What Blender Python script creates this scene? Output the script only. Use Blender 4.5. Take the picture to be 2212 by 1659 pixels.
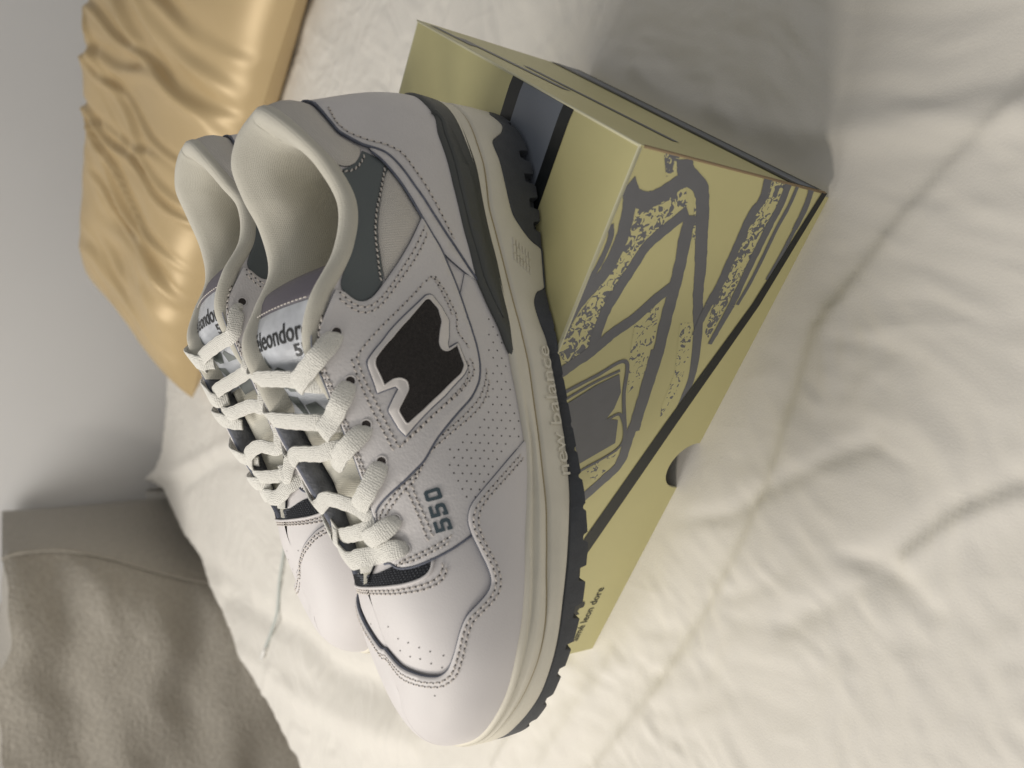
import bpy, bmesh, math, random
import numpy as np
from mathutils import Vector, Matrix, geometry
random.seed(7); rng = np.random.default_rng(7)
for _o in list(bpy.data.objects): bpy.data.objects.remove(_o)
scene = bpy.context.scene
COL = scene.collection
R = math.radians

# ------------------------------------------------------------ camera
PITCH, ROLL = R(35.959), R(0.756)
CAMZ = 0.35460
_c, _s = math.cos(PITCH), math.sin(PITCH)
fwd = Vector((0, _c, -_s)); up = Vector((0, _s, _c)); rt = Vector((1, 0, 0))
r2 = math.cos(ROLL)*rt + math.sin(ROLL)*up
u2 = -math.sin(ROLL)*rt + math.cos(ROLL)*up
cd = bpy.data.cameras.new('camera'); cam = bpy.data.objects.new('camera', cd); COL.objects.link(cam)
mx = Matrix((-u2, r2, -fwd)).transposed().to_4x4(); mx.translation = Vector((0, 0, CAMZ))   # the phone was held turned by 90 degrees
cam.matrix_world = mx
cd.sensor_width = 36; cd.lens = 1735.26/2212*36; cd.clip_start = .01; cd.clip_end = 50
cd.dof.use_dof = True; cd.dof.focus_distance = 0.40; cd.dof.aperture_fstop = 9.0
scene.camera = cam
scene.render.resolution_x = 1024; scene.render.resolution_y = 768

# ------------------------------------------------------------ light
world = bpy.data.worlds.new('World'); scene.world = world; world.use_nodes = True
bg = world.node_tree.nodes['Background']
bg.inputs[0].default_value = (.98, .96, .94, 1); bg.inputs[1].default_value = .26
def area(name, loc, target, size, power, color):
    ld = bpy.data.lights.new(name, 'AREA'); ld.shape = 'DISK'; ld.size = size; ld.energy = power; ld.color = color
    o = bpy.data.objects.new(name, ld); COL.objects.link(o); o.location = loc
    o.rotation_euler = (Vector(target)-Vector(loc)).to_track_quat('-Z', 'Y').to_euler(); return o
area('bedside_lamp', (-.86, .22, .62), (0, .35, .05), .17, 2.5, (1, .91, .80))
area('overhead_fill', (-.88, .85, 1.25), (-.10, .95, 0), .9, 12.5, (1, .95, .88))  # broad soft fill added overhead to brighten the wall and far sheet
scene.view_settings.view_transform = 'Standard'; scene.view_settings.look = 'None'
scene.view_settings.exposure = .20; scene.view_settings.gamma = 1

# ------------------------------------------------------------ helpers
def lin(c): return tuple(((x/255)/12.92 if x/255 <= .04045 else ((x/255+.055)/1.055)**2.4) for x in c)
def mat(name, col, rough=.6, bump=None, bdist=.0004, var=None, sheen=0, spec=.5, coat=0, weave=None, metal=0, sss=0):
    """principled material; bump=(scale,strength), var=(scale,amount), weave=(scale_u,scale_v,strength) on the UV map"""
    m = bpy.data.materials.new(name); m.use_nodes = True; nt = m.node_tree; b = nt.nodes['Principled BSDF']
    b.inputs['Base Color'].default_value = (*col, 1); b.inputs['Roughness'].default_value = rough
    b.inputs['Specular IOR Level'].default_value = spec; b.inputs['Metallic'].default_value = metal
    if sheen: b.inputs['Sheen Weight'].default_value = sheen; b.inputs['Sheen Roughness'].default_value = .5
    if coat: b.inputs['Coat Weight'].default_value = coat; b.inputs['Coat Roughness'].default_value = .25
    tc = nt.nodes.new('ShaderNodeTexCoord')
    if var:
        n = nt.nodes.new('ShaderNodeTexNoise'); n.inputs['Scale'].default_value = var[0]; n.inputs['Detail'].default_value = 6
        nt.links.new(tc.outputs['Object'], n.inputs['Vector'])
        mr = nt.nodes.new('ShaderNodeMapRange'); mr.inputs[1].default_value = .25; mr.inputs[2].default_value = .75
        mr.inputs[3].default_value = 1-var[1]; mr.inputs[4].default_value = 1+var[1]*.5
        nt.links.new(n.outputs['Fac'], mr.inputs[0])
        mx_ = nt.nodes.new('ShaderNodeMix'); mx_.data_type = 'RGBA'; mx_.blend_type = 'MULTIPLY'; mx_.inputs[0].default_value = 1
        mx_.inputs[6].default_value = (*col, 1)
        nt.links.new(mr.outputs[0], mx_.inputs[7]); nt.links.new(mx_.outputs[2], b.inputs['Base Color'])
    last = None
    if bump:
        n = nt.nodes.new('ShaderNodeTexNoise'); n.inputs['Scale'].default_value = bump[0]; n.inputs['Detail'].default_value = 3
        nt.links.new(tc.outputs['Object'], n.inputs['Vector'])
        bp = nt.nodes.new('ShaderNodeBump'); bp.inputs['Strength'].default_value = bump[1]; bp.inputs['Distance'].default_value = bdist
        nt.links.new(n.outputs['Fac'], bp.inputs['Height']); last = bp
    if weave:
        mp = nt.nodes.new('ShaderNodeMapping'); mp.inputs['Scale'].default_value = (weave[0], weave[1], 1)
        nt.links.new(tc.outputs['UV'], mp.inputs['Vector'])
        ck = nt.nodes.new('ShaderNodeTexVoronoi'); ck.inputs['Scale'].default_value = 1; ck.inputs['Randomness'].default_value = weave[3] if len(weave) > 3 else .25
        nt.links.new(mp.outputs[0], ck.inputs['Vector'])
        bp = nt.nodes.new('ShaderNodeBump'); bp.inputs['Strength'].default_value = weave[2]; bp.inputs['Distance'].default_value = bdist; bp.invert = True
        nt.links.new(ck.outputs['Distance'], bp.inputs['Height'])
        if last: nt.links.new(last.outputs[0], bp.inputs['Normal'])
        last = bp
    if last: nt.links.new(last.outputs[0], b.inputs['Normal'])
    return m

def mesh_obj(name, V, Fc, mats, parent=None, fm=None, smooth=True, uv=None):
    me = bpy.data.meshes.new(name)
    me.from_pydata([tuple(map(float, v)) for v in V], [], [tuple(f) for f in Fc])
    for m in (mats if isinstance(mats, (list, tuple)) else [mats]): me.materials.append(m)
    if fm is not None: me.polygons.foreach_set('material_index', list(fm))
    sm = np.ones(len(me.polygons), bool) if smooth is True else (np.zeros(len(me.polygons), bool) if smooth is False else np.array(smooth, bool))
    me.polygons.foreach_set('use_smooth', sm)
    if uv is not None:
        L = me.uv_layers.new(name='UVMap'); li = np.zeros(len(me.loops), int); me.loops.foreach_get('vertex_index', li)
        L.data.foreach_set('uv', np.asarray(uv, float)[li].ravel())
    me.update()
    o = bpy.data.objects.new(name, me); COL.objects.link(o)
    if parent is not None: o.parent = parent
    return o
def thing(o, label, cat, group=None):
    o['label'] = label; o['category'] = cat
    if group: o['group'] = group
    return o
def empty(name, loc, rz=0):
    o = bpy.data.objects.new(name, None); COL.objects.link(o); o.location = loc; o.rotation_euler = (0, 0, rz); o.empty_display_size = .05; return o
def grid_faces(nu, nv, wrapu=False):
    f = []
    for i in range(nu if wrapu else nu-1):
        for j in range(nv-1):
            a = i*nv+j; b = ((i+1) % nu)*nv+j; f.append((a, b, b+1, a+1))
    return f
def text_mesh(body, size=1.0, bold=0.0, sub=0):
    cu = bpy.data.curves.new('t', 'FONT'); cu.body = body; cu.size = size; cu.resolution_u = 3; cu.offset = bold; cu.space_character = 1.0
    o = bpy.data.objects.new('t', cu); COL.objects.link(o)
    dg = bpy.context.evaluated_depsgraph_get(); me = bpy.data.meshes.new_from_object(o.evaluated_get(dg))
    bm = bmesh.new(); bm.from_mesh(me); bmesh.ops.triangulate(bm, faces=bm.faces)
    if sub: bmesh.ops.subdivide_edges(bm, edges=[e for e in bm.edges], cuts=sub)
    V = np.array([v.co[:] for v in bm.verts]); Fc = [tuple(v.index for v in f.verts) for f in bm.faces]; bm.free()
    bpy.data.objects.remove(o); bpy.data.curves.remove(cu); bpy.data.meshes.remove(me)
    mn, mxx = V.min(0), V.max(0); V = (V-mn); V[:, 0] /= (mxx-mn)[0]; V[:, 1] /= (mxx-mn)[1]   # into 0..1 x 0..1
    return V, Fc
def catmull(pts, n):
    """open Catmull-Rom through pts, n samples"""
    P_ = np.asarray(pts, float); k = len(P_)
    if k < 3:
        t = np.linspace(0, 1, n)[:, None]; return P_[0]*(1-t)+P_[-1]*t
    P2 = np.vstack([2*P_[0]-P_[1], P_, 2*P_[-1]-P_[-2]]); t = np.linspace(0, k-1-1e-9, n); i = t.astype(int); f = (t-i)[:, None]
    p0, p1, p2, p3 = P2[i], P2[i+1], P2[i+2], P2[i+3]
    return .5*((2*p1)+(-p0+p2)*f+(2*p0-5*p1+4*p2-p3)*f**2+(-p0+3*p1-3*p2+p3)*f**3)
def tube(path, r, seg=8, close=False):
    P_ = np.asarray(path, float); n = len(P_); T_ = np.gradient(P_, axis=0)
    if close: T_ = np.roll(P_, -1, 0)-np.roll(P_, 1, 0)
    T_ /= np.linalg.norm(T_, axis=1, keepdims=True)+1e-12
    V = []; prev = np.array([0, 0, 1.]) if abs(T_[0][2]) < .9 else np.array([1., 0, 0])
    rr = np.broadcast_to(r, (n,))
    for i in range(n):
        a = prev-T_[i]*(prev@T_[i]); a /= np.linalg.norm(a)+1e-12; b = np.cross(T_[i], a); prev = a
        for k in range(seg):
            th = 2*math.pi*k/seg; V.append(P_[i]+rr[i]*(math.cos(th)*a+math.sin(th)*b))
    Fc = []
    for i in range(n if close else n-1):
        j = (i+1) % n
        for k in range(seg):
            Fc.append((i*seg+k, i*seg+(k+1) % seg, j*seg+(k+1) % seg, j*seg+k))
    if not close:
        Fc.append(tuple(range(seg))[::-1]); Fc.append(tuple((n-1)*seg+k for k in range(seg)))
    return V, Fc
class Acc:
    """collects pieces that are joined into one mesh"""
    def __init__(s): s.V = []; s.F = []; s.m = []; s.s = []; s.uv = []
    def add(s, V, Fc, m=0, smooth=True, uv=None):
        o = len(s.V); s.V += [tuple(v) for v in V]; s.F += [tuple(i+o for i in f) for f in Fc]; s.m += [m]*len(Fc); s.s += [smooth]*len(Fc)
        s.uv += [tuple(q) for q in uv] if uv is not None else [(0, 0)]*len(V)
    def build(s, name, mats, parent=None): return mesh_obj(name, s.V, s.F, mats, parent, s.m, s.s, s.uv)

# ------------------------------------------------------------ materials
M = {}
M['leather'] = mat('white_leather', (.72, .70, .70), .46, bump=(900, .5), bdist=.0004, var=(35, .06))
M['leather_toe'] = mat('white_leather_toe', (.74, .715, .715), .50, bump=(1300, .22), bdist=.0003, var=(30, .04))
M['raw_edge'] = mat('blue_grey_raw_edge', (.15, .165, .215), .7, bump=(1500, .5), var=(400, .3))
M['seam'] = mat('dark_seam', (.10, .10, .12), .7)
M['inner_edge'] = mat('grey_inner_edge', (.20, .21, .235), .65, bump=(700, .8), bdist=.0006, var=(120, .5))
M['thread'] = mat('thread', (.72, .67, .62), .6)
M['hole'] = mat('needle_hole', (.05, .042, .04), .9)
M['grey_leather'] = mat('dark_grey_leather', (.115, .135, .14), .45, bump=(1500, .3), bdist=.0003)
M['lining'] = mat('cream_knit_lining', (.62, .60, .52), .9, bump=(2600, .5), bdist=.0004, sheen=.3, weave=(1, 1, .5, .2), var=(25, .06))
M['mesh'] = mat('white_knit_mesh', (.70, .67, .62), .85, weave=(1, 1, 1.0, .05), bdist=.0005)
M['lace'] = mat('flat_cotton_lace', (.90, .89, .83), .85, bump=(2500, .6), bdist=.0006, weave=(.9, 1.1, 1.0, .35), sheen=.2)
M['felt'] = mat('black_felt', (.034, .030, .029), .95, bump=(1800, 1.0), bdist=.0006, sheen=.15, var=(900, .5))
M['frame'] = mat('white_rubber', (.78, .75, .73), .4)
M['mid'] = mat('cream_rubber_midsole', (.79, .755, .645), .55, bump=(900, .35), bdist=.0003, var=(60, .07))
M['out'] = mat('dark_rubber_outsole', (.072, .078, .088), .6, bump=(1100, .5), bdist=.0004, var=(200, .15))
M['clip'] = mat('dark_grey_heel_plastic', (.080, .086, .083), .5, bump=(1300, .3), bdist=.0003)
M['window'] = mat('navy_mesh', (.075, .085, .105), .8, weave=(1, 1, 1.6, .0), bdist=.0012)
M['window_hole'] = mat('mesh_opening', (.012, .013, .018), .95)
M['ink550'] = mat('raised_blue_grey_ink', (.055, .085, .105), .3, coat=.3)
M['binding'] = mat('purple_grey_binding', (.115, .105, .13), .5, bump=(1500, .3))
M['label'] = mat('satin_tongue_label', (.60, .63, .68), .22, var=(60, .40), bump=(2500, .3))
M['leaf'] = mat('label_leaf_print', (.13, .15, .145), .45, var=(150, .3))
M['ink'] = mat('black_ink', (.018, .02, .022), .5)
M['tongue'] = mat('tongue_mesh', (.74, .72, .63), .8, weave=(1, 1, .8, .05), bdist=.0004)
M['card'] = mat('yellow_cardboard', (.62, .58, .295), .42, bump=(250, .10), bdist=.0006, var=(18, .05))
M['card_edge'] = mat('worn_card_edge', (.72, .70, .50), .7)
M['pgrey'] = mat('grey_print', (.155, .16, .175), .42, var=(120, .06))
M['pgreytop'] = mat('grey_blue_stripe_print', (.19, .215, .26), .40)
M['pblack'] = mat('black_print', (.012, .015, .016), .38)
M['sheet'] = mat('white_cotton_sheet', (.78, .755, .70), .85, bump=(900, .25), bdist=.0006, sheen=.15, var=(7, .05))
def sheet_mat():
    m = M['sheet']; nt = m.node_tree; b = nt.nodes['Principled BSDF']; tc = nt.nodes.new('ShaderNodeTexCoord'); old = b.inputs['Normal'].links[0].from_socket; prev = old
    for sc, dist, st_, stretch, rot in ((9, .008, .45, (1, 2.6, 1), .9), (22, .004, .5, (2.2, 1, 1), .4), (60, .0012, .5, (1, 1.8, 1), 1.4)):
        mp = nt.nodes.new('ShaderNodeMapping'); mp.inputs['Scale'].default_value = stretch; mp.inputs['Rotation'].default_value = (0, 0, rot); nt.links.new(tc.outputs['Object'], mp.inputs['Vector'])
        n = nt.nodes.new('ShaderNodeTexNoise'); n.noise_type = 'RIDGED_MULTIFRACTAL'; n.inputs['Scale'].default_value = sc; n.inputs['Detail'].default_value = 3; n.inputs['Distortion'].default_value = .6
        nt.links.new(mp.outputs[0], n.inputs['Vector']); bp = nt.nodes.new('ShaderNodeBump'); bp.inputs['Strength'].default_value = st_*.35; bp.inputs['Distance'].default_value = dist
        nt.links.new(n.outputs['Fac'], bp.inputs['Height']); nt.links.new(prev, bp.inputs['Normal']); prev = bp.outputs[0]
    nt.links.new(prev, b.inputs['Normal'])
sheet_mat()
M['wall'] = mat('painted_wall', (.80, .80, .80), .7, bump=(40, .06), bdist=.004, var=(2, .04))
M['satin'] = mat('gold_satin', (.58, .44, .24), .42, bump=(600, .15), bdist=.0005, var=(6, .10), metal=.15)
M['marl'] = mat('grey_marl_jersey', (.36, .335, .29), .95, bump=(160, 1.0), bdist=.003, sheen=.3, var=(150, .16))
M['tag'] = mat('brown_tag', (.16, .07, .02), .8)
M['cord'] = mat('grey_green_cord', (.50, .54, .52), .7, bump=(900, .5))
M['tip'] = mat('clear_cord_tip', (.8, .8, .78), .2)
def speckle(name, thr, sc):
    m = bpy.data.materials.new(name); m.use_nodes = True; nt = m.node_tree; b = nt.nodes['Principled BSDF']; b.inputs['Roughness'].default_value = .42
    tc = nt.nodes.new('ShaderNodeTexCoord'); n = nt.nodes.new('ShaderNodeTexNoise'); n.inputs['Scale'].default_value = sc; n.inputs['Detail'].default_value = 1.2; n.inputs['Distortion'].default_value = 1.4
    nt.links.new(tc.outputs['Object'], n.inputs['Vector'])
    cr = nt.nodes.new('ShaderNodeValToRGB'); cr.color_ramp.interpolation = 'CONSTANT'
    cr.color_ramp.elements[0].color = (.155, .16, .175, 1); cr.color_ramp.elements[1].position = thr; cr.color_ramp.elements[1].color = (.62, .58, .295, 1)
    nt.links.new(n.outputs['Fac'], cr.inputs[0]); nt.links.new(cr.outputs[0], b.inputs['Base Color']); return m
M['speck'] = speckle('speckled_print', .485, 290)
M['speck_light'] = speckle('sparse_speckled_print', .40, 300)

# ------------------------------------------------------------ measured layout
ZB=0.12477
HX,HY,SYAW=0.13626,0.34284,0.13940
BYAW=0.561633
BCORNER=(0.09647,0.23084,0.12477)
# ---- shoe surface (local metres: x heel->toe, y lateral +, z up)
def pc(xk,yk,x):
    xk=np.asarray(xk,float);yk=np.asarray(yk,float);h=np.diff(xk);dl=np.diff(yk)/h
    m=np.zeros(len(xk));m[1:-1]=np.where(dl[:-1]*dl[1:]>0,2*dl[:-1]*dl[1:]/(dl[:-1]+dl[1:]+1e-12),0);m[0]=dl[0];m[-1]=dl[-1]
    x=np.clip(x,xk[0],xk[-1]);i=np.clip(np.searchsorted(xk,x)-1,0,len(xk)-2);t=(x-xk[i])/h[i]
    return (2*t**3-3*t**2+1)*yk[i]+(t**3-2*t**2+t)*h[i]*m[i]+(-2*t**3+3*t**2)*yk[i+1]+(t**3-t**2)*h[i]*m[i+1]
# sole outline as closed loop of control points (mm): toe tip, lateral side, heel, medial side
OUT=[(300,-3),(298,8),(292,21),(282,32),(270,40.5),(255,47.5),(238,51.5),(220,53),(200,51.5),(180,48.5),(160,45.5),(140,42.5),(120,39.5),(100,37.8),(80,37.6),(60,37.8),(45,36.6),(30,33.5),(17,27),(7,17),(1,6),(0,0),
 (1,-6),(7,-17),(17,-27),(30,-33.5),(45,-36.5),(60,-36.5),(80,-35.5),(100,-34.5),(120,-34),(140,-34.5),(160,-38),(180,-43),(200,-47.5),(220,-49.5),(240,-48.5),(258,-44.5),(273,-38),(286,-28),(295,-16)]
OUT=np.array(OUT)/1e3
def cr_closed(P,t):
    n=len(P); i=np.floor(t).astype(int); f=(t-i)[...,None]; p0,p1,p2,p3=P[(i-1)%n],P[i%n],P[(i+1)%n],P[(i+2)%n]
    return .5*((2*p1)+(-p0+p2)*f+(2*p0-5*p1+4*p2-p3)*f**2+(-p0+3*p1-3*p2+p3)*f**3)
NU=len(OUT)
def outline(t): return cr_closed(OUT,np.asarray(t,float))
def onormal(t):
    e=1e-3; a=outline(t+e)-outline(t-e); n=np.stack([-a[...,1],a[...,0]],-1); n/=np.linalg.norm(n,axis=-1,keepdims=True)+1e-12
    return -n   # outward
# band heights along x (m)
BX=np.array([0,14,30,45,60,75,90,105,120,135,150,165,180,195,210,225,240,255,270,282,292,300])/1e3
MS=np.array([41,40.5,39.5,37,35.8,33,29,26,24,24,23.3,23.2,25,28.3,31.5,33,34.3,36,36.5,37.8,39,40])/1e3   # midsole top
GR=np.array([30,30,29.8,28.2,28.2,25,21.5,18.5,16,15,15.5,16,17,18.2,20.5,22.3,22.5,23.8,26.5,29.5,32,33])/1e3 # groove
BO=np.array([4,2,1,.5,0,0,0,0,0,0,0,0,0,0,0,1.5,4,7.5,10.3,12,13.8,15])/1e3 # outsole bottom
CL=np.array([51,52,53,50.4,48,44.6,41,35.3,29,24,22,22,22,22,22,22,22,22,22,22,22,22])/1e3 # clip top
def band(T,x): return pc(BX,T,x)
# top edge stations, same index as OUT : (x,y,z,w) w:0 vamp 1 eyestay 2 collar
TOP=[(271,0,63,0),(269,0,64,0),(266,0,65.2,0),(260,0,67.5,0),(253,0,70,0),(245,0,72.8,0),(235,0,76,0),(224,1.5,78,.2),(208,12,77,.8),(189,16,83,1),(168,16.5,90,1),(147,18,99,1),(126,21,108,1.2),(108,26,106.5,1.7),(88,30.2,97,2),(69,31,94.5,2),(52,27.5,101,2),(40,22,109,2),(31,15,114.5,2),(25,8,117,2),(22.5,3,118,2),(22,0,118,2),
 (22.5,-4,118.5,2),(25,-10,120,2),(30,-16,121.5,2),(40,-22.5,121.5,2),(53,-26.5,115.5,2),(66,-29.5,107.5,2),(84,-30,104,2),(102,-27.5,112,1.7),(120,-24,119,1.2),(139,-21,113.5,1),(158,-20,106,1),(178,-18,96,1),(199,-16,85,.8),(220,-8,78.5,.3),(234,0,76.3,0),(246,0,72.5,0),(256,0,68.9,0),(264,0,66,0),(269,0,64,0)]
TOP=np.array(TOP); assert len(TOP)==NU
TP=TOP[:,:3]/1e3; TW=TOP[:,3:4]
INS=.0035
def P(u,v):
    u=np.asarray(u,float);v=np.asarray(v,float)
    o=outline(u); n=onormal(u); 
    ins=INS*np.ones_like(u)
    B=np.stack([o[...,0]-n[...,0]*ins,o[...,1]-n[...,1]*ins,band(MS,o[...,0])-.004],-1)
    T=cr_closed(TP,u); w=cr_closed(TW,u)
    h=(T[...,2]-B[...,2])[...,None]; dTB=np.concatenate([(B-T)[...,:2],np.zeros_like(h)],-1)
    z=np.array([0,0,1.]); N=np.concatenate([n,np.zeros_like(h)],-1)
    w0=np.clip(1-w,0,1); w2=np.clip(w-1,0,1); w1=1-w0-w2
    c1=B+z*h*(w0*.62+w1*.5+w2*.40)+N*(w0*.001+w1*.003+w2*.004)
    c2=T+dTB*(w0*.58+w1*.50+w2*.25)-z*h*(w0*.0+w1*.13+w2*.40)+N*(w2*.002)
    v=v[...,None]
    return (1-v)**3*B+3*(1-v)**2*v*c1+3*(1-v)*v**2*c2+v**3*T
def Nrm(u,v):
    e=2e-3; v=np.clip(v,.004,.996); a=P(u+e,v)-P(u-e,v); b=P(u,v+e)-P(u,v-e); n=np.cross(b,a); n/=np.linalg.norm(n,axis=-1,keepdims=True)+1e-15
    return n
_LU=[.5,1,2,3,4,5,6,7,8,10,12,21]; _MU=[41.5,40.9,39.6,38.55,37.7,36.92,36.08,35.29,34.35,32.2,30,21]
def medmap(u): return np.interp(u,_LU,_MU)
def latmap(u): return float(np.interp(u,_MU[::-1],_LU[::-1]))
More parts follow.
